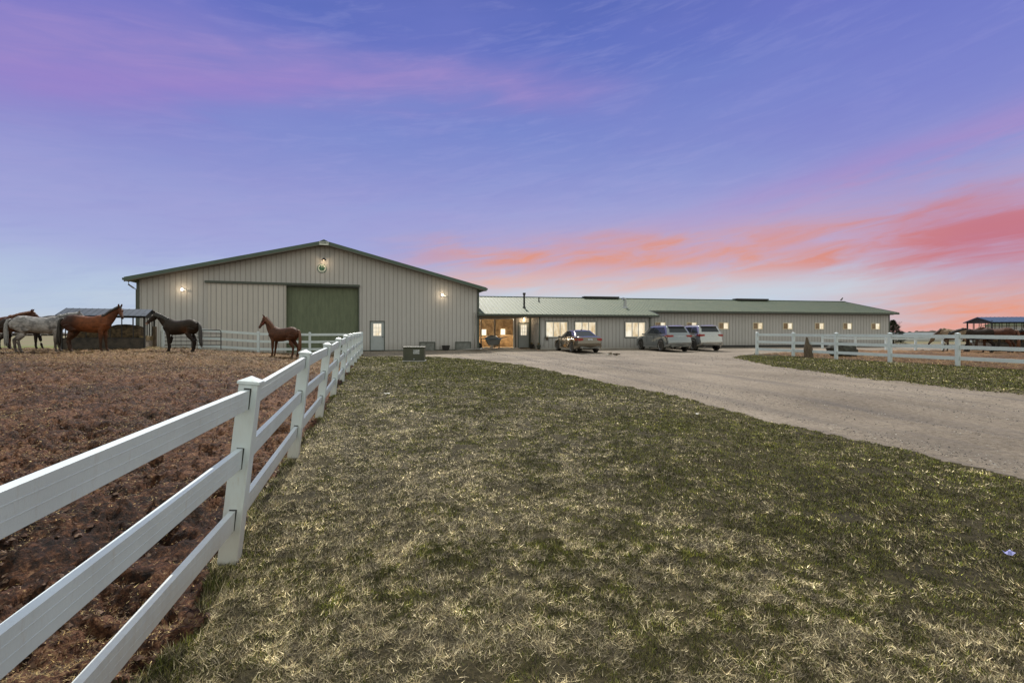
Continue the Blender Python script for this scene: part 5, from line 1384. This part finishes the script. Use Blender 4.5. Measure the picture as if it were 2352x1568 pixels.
p = WG.p(1.60, .1, 0); z = tz(p.x,p.y); root = empty('broom', (p.x,p.y,z), 0, 'thin-handled broom leaning on the recess side wall', 'broom')
m = MB(); m.tube([WG.p(1.45,-.3,z+.2), WG.p(1.68,-.3,z+1.35)], .014, 8); m.build('handle', M['wood_plank'], root)
m = MB(); m.box(Fr(WG.p(1.43,-.3,0).x, WG.p(1.43,-.3,0).y, 1, .2), -.05, .05, -.16, .16, z, z+.22); m.build('bristles', M['black_rubber'], root)
# hanging bracket basket on the wall
p = WG.p(2.25, VB, 1.5); root = empty('hose_hanger', tuple(p), 0, 'dark hose hanger with thin cable on the stable wall left of the first window', 'hose hanger')
m = MB(); m.tube([WG.p(2.05,VB-.04,.7), WG.p(2.12,VB-.05,1.35), WG.p(2.2,VB-.10,1.5), WG.p(2.45,VB-.10,1.48)], .012, 6); m.build('cable', M['dark'], root)
m = MB(); m.lathe([(.02,-.30),(.09,-.2),(.11,-.05),(.06,.0)], 12, tuple(WG.p(2.32,VB-.13,1.42))); m.build('holder', M['wood_old'], root, smooth=True)
# heap of bones-coloured wood by the car
cx, cy = gp(1411, 816); root = empty('log_heap', (cx, cy, tz(cx,cy)), 0, 'small heap of brown and pale sticks on the gravel behind the sedan', 'sticks')
for i in range(12):
    a = random.uniform(-.5,.5)+ (0 if i%2 else 2.4); q = Vector((cx+random.uniform(-.28,.28), cy+random.uniform(-.12,.12), tz(cx,cy)+random.uniform(.03,.15))); d = Vector((math.cos(a),math.sin(a),random.uniform(-.2,.3)))*random.uniform(.10,.24)
    m = MB(); m.tube([q-d, q, q+d], [.02,.038,.018], 7); m.build('stick', M['straw_pale' if i % 3 == 0 else 'wood_old'], root, smooth=True)
# dark wedge by the long wall
p = WG.p(21.4/.9833 + .75, -.45, 0); z = tz(p.x,p.y)
cx = 17.35; p = WG.p(20.3, -.5, 0); z = tz(p.x,p.y); m = MB()
m.add([p+Vector((-.42,-.1,-.02)), p+Vector((.45,-.1,-.02)), p+Vector((.45,.3,-.02)), p+Vector((-.42,.3,-.02)), p+Vector((-.16,-.02,.62)), p+Vector((.12,-.02,.50)), p+Vector((.12,.25,.50)), p+Vector((-.16,.25,.62))], [(3,2,1,0),(4,5,6,7),(0,1,5,4),(1,2,6,5),(2,3,7,6),(3,0,4,7)])
tag(m.build('kennel', M['black_rubber'], bevel=.03), 'small dark wedge-shaped shelter at the foot of the long stable wall', 'shelter')
# stump and rock by the right fence
def lumpy(name, label, cat, c, size, mat, seed, n=3, amp=.18, twist=0):
    b = bmesh.new(); bmesh.ops.create_icosphere(b, subdivisions=4, radius=1)
    r2 = np.random.default_rng(seed); off = r2.uniform(0, 50, 3)
    from mathutils import noise as mn
    for v in b.verts:
        p = v.co.copy(); k = 1 + amp*mn.fractal(p*1.3+Vector(off), .6, 2.1, 5) + amp*.5*mn.noise(p*4+Vector(off))
        v.co = Vector((p.x*size[0]*k, p.y*size[1]*k, max(-.05, (p.z*k+.75)*size[2]/1.75)))
    me = bpy.data.meshes.new(name); b.to_mesh(me); b.free(); me.materials.append(M[mat])
    o = bpy.data.objects.new(name, me); C.objects.link(o); o.location = c; return tag(o, label, cat)
sx, sy = gp(1858, 821); z = tz(sx, sy)
m = MB(); r2 = random.Random(5)
prof = [(0,.26),(.12,.24),(.3,.235),(.5,.23),(.68,.20),(.80,.12),(.95,.085),(1.10,.05),(1.13,.02)]; k = 16; ph = [r2.uniform(.75,1.2) for _ in range(k)]
for i, (h, r_) in enumerate(prof):
    for j in range(k):
        a = 2*math.pi*j/k; q = r_*ph[j]*(1+r2.uniform(-.08,.08)); m.v.append((sx-.06*h+math.cos(a)*q*.9 - (.05 if h > .7 else 0), sy+math.sin(a)*q*.8, z-.05+h*(1.0 if h < .7 else 1+.1*ph[(j+3)%k]-.1)))
for i in range(len(prof)-1):
    for j in range(k): a = i*k+j; b_ = i*k+(j+1)%k; m.f.append((a,b_,b_+k,a+k))
m.f.append(tuple((len(prof)-1)*k+j for j in range(k)))
tag(m.build('tree_stump', M['wood_old']), 'splintered grey-brown tree stump standing against the white fence on the verge', 'stump')
rx, ry = 18.6, 27.2; lumpy('boulder', 'big dark flat-topped boulder behind the white fence right of the stump', 'boulder', (rx, ry, tz(rx,ry)-.02), (.80,.5,.80), 'rock', 3, amp=.15)
# litter on the lawn
for (xd, yd, sz, mt, lab) in ((889, 908, .045, 'straw_pale', 'white paper scrap on the lawn near the leaning fence'), (2320, 1285, .03, 'blue_scrap', 'crumpled blue-violet wrapper lying on the lawn at the right edge'), (1603, 955, .03, 'straw_pale', 'tiny pale scrap on the lawn near the drive edge')):
    x, y = gp(xd, yd); m = MB(); r2 = random.Random(int(xd)); z = tz(x,y)+.045
    g_ = [[(x+(i-1.5)*sz+r2.uniform(-.3,.3)*sz, y+(j-1)*sz*.8, z+r2.uniform(-.012,.016)) for i in range(4)] for j in range(3)]
    for j in range(2):
        for i in range(3): m.add([g_[j][i], g_[j][i+1], g_[j+1][i+1], g_[j+1][i]], [(0,1,2,3)])
    tag(m.build('scrap', M[mt], fix=False), lab, 'scrap')
# bird on the ridge end
p = WG.p(S1+.1, VR, WZR+.05); root = empty('bird', tuple(p), 0, 'small dark bird perched at the right end of the stable ridge', 'bird')
m = MB(); m.tube([p+Vector((-.16,0,.08)), p+Vector((-.06,0,.17)), p+Vector((.02,0,.24)), p+Vector((.05,0,.33)), p+Vector((.11,0,.36)), p+Vector((.16,0,.355))], [.015,.065,.075,.05,.04,.006], 10); m.build('body', M['dark'], root, smooth=True)
m = MB()
m.tube([p+Vector((0,-.02,-.02)), p+Vector((0,-.02,.18))], .008, 6); m.build('leg', M['dark'], root)

# ------------------------------------------------------------------ trees and far things
def conifer(x, y, h, r_, label):
    z = tz(x, y) - .3; root = empty('evergreen_tree', (x,y,z), 0, label, 'tree')
    m = MB(); m.tube([(x,y,z),(x,y,z+h*.9)], [.12,.02], 8); m.build('trunk', M['wood_old'], root)
    vs = []; r2 = random.Random(2)
    m = MB()
    for i in range(5200):
        t = r2.random()**.8; hh = t*h*.97 + .15; rad = r_*(1-t)**.75*(.35+.65*r2.random()**.5)*(1+.25*math.sin(hh*9)); a = r2.uniform(0,6.28)
        p = Vector((x+math.cos(a)*rad, y+math.sin(a)*rad, z+hh)); d = Vector((math.cos(a),math.sin(a),r2.uniform(-.2,.7))).normalized()*r2.uniform(.12,.26); w = Vector((-d.y,d.x,r2.uniform(-.1,.1))).normalized()*.045
        m.add([p-w,p+w,p+d], [(0,1,2)])
    m.build('crown', M['needles'], root, fix=False)
M['needles'] = pm('dark_needles', (.022,.035,.018), (.045,.055,.025), scale=3, rough=.8)
M['twig'] = pm('bare_twigs', (.09,.07,.055), scale=5, rough=.9)
conifer(43.75, 55.5, 2.9, 1.35, 'dark evergreen tree just behind the right end of the stable')
root = empty('bare_tree', (42.9, 54.0, .3), 0, 'thin leafless tree rising behind the corner of the stable roof', 'tree')
m = MB(); r2 = random.Random(9)
def twig(p, d, l, r_, n):
    q = p + d*l; m.tube([p, p.lerp(q,.5)+Vector((r2.uniform(-.03,.03),)*3), q], [r_, r_*.8, r_*.55], 5)
    if n <= 0: return
    for _ in range(3 if n > 1 else 4):
        dd = (d + Vector((r2.uniform(-.75,.75), r2.uniform(-.75,.75), r2.uniform(-.15,.6)))).normalized(); twig(p.lerp(q, r2.uniform(.6,1)), dd, l*r2.uniform(.55,.8), r_*.55, n-1)
MB().tube([(42.9,54,-.1),(42.9,54,1.5)], [.05,.035], 8).build('trunk', M['twig'], root)
twig(Vector((42.9,54,1.5)), Vector((.05,0,1)), .85, .028, 3); m.build('branches', M['twig'], root)
M['far_wood'] = pm('far_wood', (.055,.05,.045), (.10,.085,.07), scale=.4, rough=1)
def treeline(a0, a1, dist, hmin, hmax, label, seed):
    r2 = random.Random(seed); m = MB(); n = int((a1-a0)/.22)
    for i in range(n):
        a = R(a0 + (a1-a0)*i/n + r2.uniform(-.1,.1)); d = dist + r2.uniform(-40,40); x, y = math.sin(a)*d, math.cos(a)*d; w = r2.uniform(3,7); h = r2.uniform(hmin,hmax)
        k = 8; base = len(m.v); rows = ((1.0,-3),(1.1,h*.35),(.95,h*.7),(.55,h*.92),(.1,h))
        for q, hh in rows:
            for j in range(k): b_ = 2*math.pi*j/k; m.v.append((x+math.cos(b_)*w*q*r2.uniform(.8,1.2), y+math.sin(b_)*w*q, hh*r2.uniform(.93,1.07)))
        for u_ in range(len(rows)-1):
            for j in range(k): p_ = base+u_*k+j; q_ = base+u_*k+(j+1)%k; m.f.append((p_,q_,q_+k,p_+k))
    return tag(m.build('treeline', M['far_wood'], fix=False), label, 'wood', kind='stuff')
treeline(30, 60, 900, 3.0, 6.5, 'distant low line of woods on the right horizon', 1)
treeline(-60, -34, 1100, 2.0, 5.0, 'distant low line of woods on the left horizon', 2)
# far sheds
M['far_white'] = pm('far_white_wall', (.50,.50,.48), scale=.3, rough=.8)
M['far_grey'] = pm('far_grey_roof', (.16,.19,.20), scale=.3, rough=.8)
def far_shed(x, y, z, w, d, h, rh, label, wallm, roofm, rz=0, wins=0):
    f = Fr(x, y, math.cos(R(rz)), math.sin(R(rz))); root = empty('far_shed', (x,y,z), 0, label, 'building')
    m = MB(); m.box(f, 0, w, 0, d, z, z+h); m.build('wall', M[wallm], root)
    m = MB(); A, B, Cc, D = f.p(-.3,-.4,z+h+.003), f.p(w+.3,-.4,z+h+.003), f.p(w+.3,d/2,z+h+rh), f.p(-.3,d/2,z+h+rh); E, F_ = f.p(w+.3,d+.4,z+h+.003), f.p(-.3,d+.4,z+h+.003)
    m.add([A,B,Cc,D,E,F_], [(0,1,2,3),(3,2,4,5),(0,3,5),(1,4,2),(0,5,4,1)]); m.build('roof', M[roofm], root)
    for i in range(wins):
        m = MB(); s = w*(i+.5)/wins; m.box(f, s-w/wins*.28, s+w/wins*.28, -.06, -.003, z+h*.45, z+h*.8); m.build('window', M['dark'], root)
far_shed(124, 160, -.9, 20, 9, 1.9, 1.0, 'far-off low white shed with a row of dark windows, seen between fence rails', 'far_white', 'far_grey', 0, 6)
far_shed(146, 158, -.9, 22, 9, 1.7, 1.2, 'second far-off pale shed, right of the first one and partly hidden by posts', 'far_white', 'far_grey', 0, 5)
far_shed(64, 58, .3, 14, 8, 2.4, .9, 'pale building with a green roof glimpsed behind the blue-roofed feeder', 'far_white', 'roof', -4, 0)
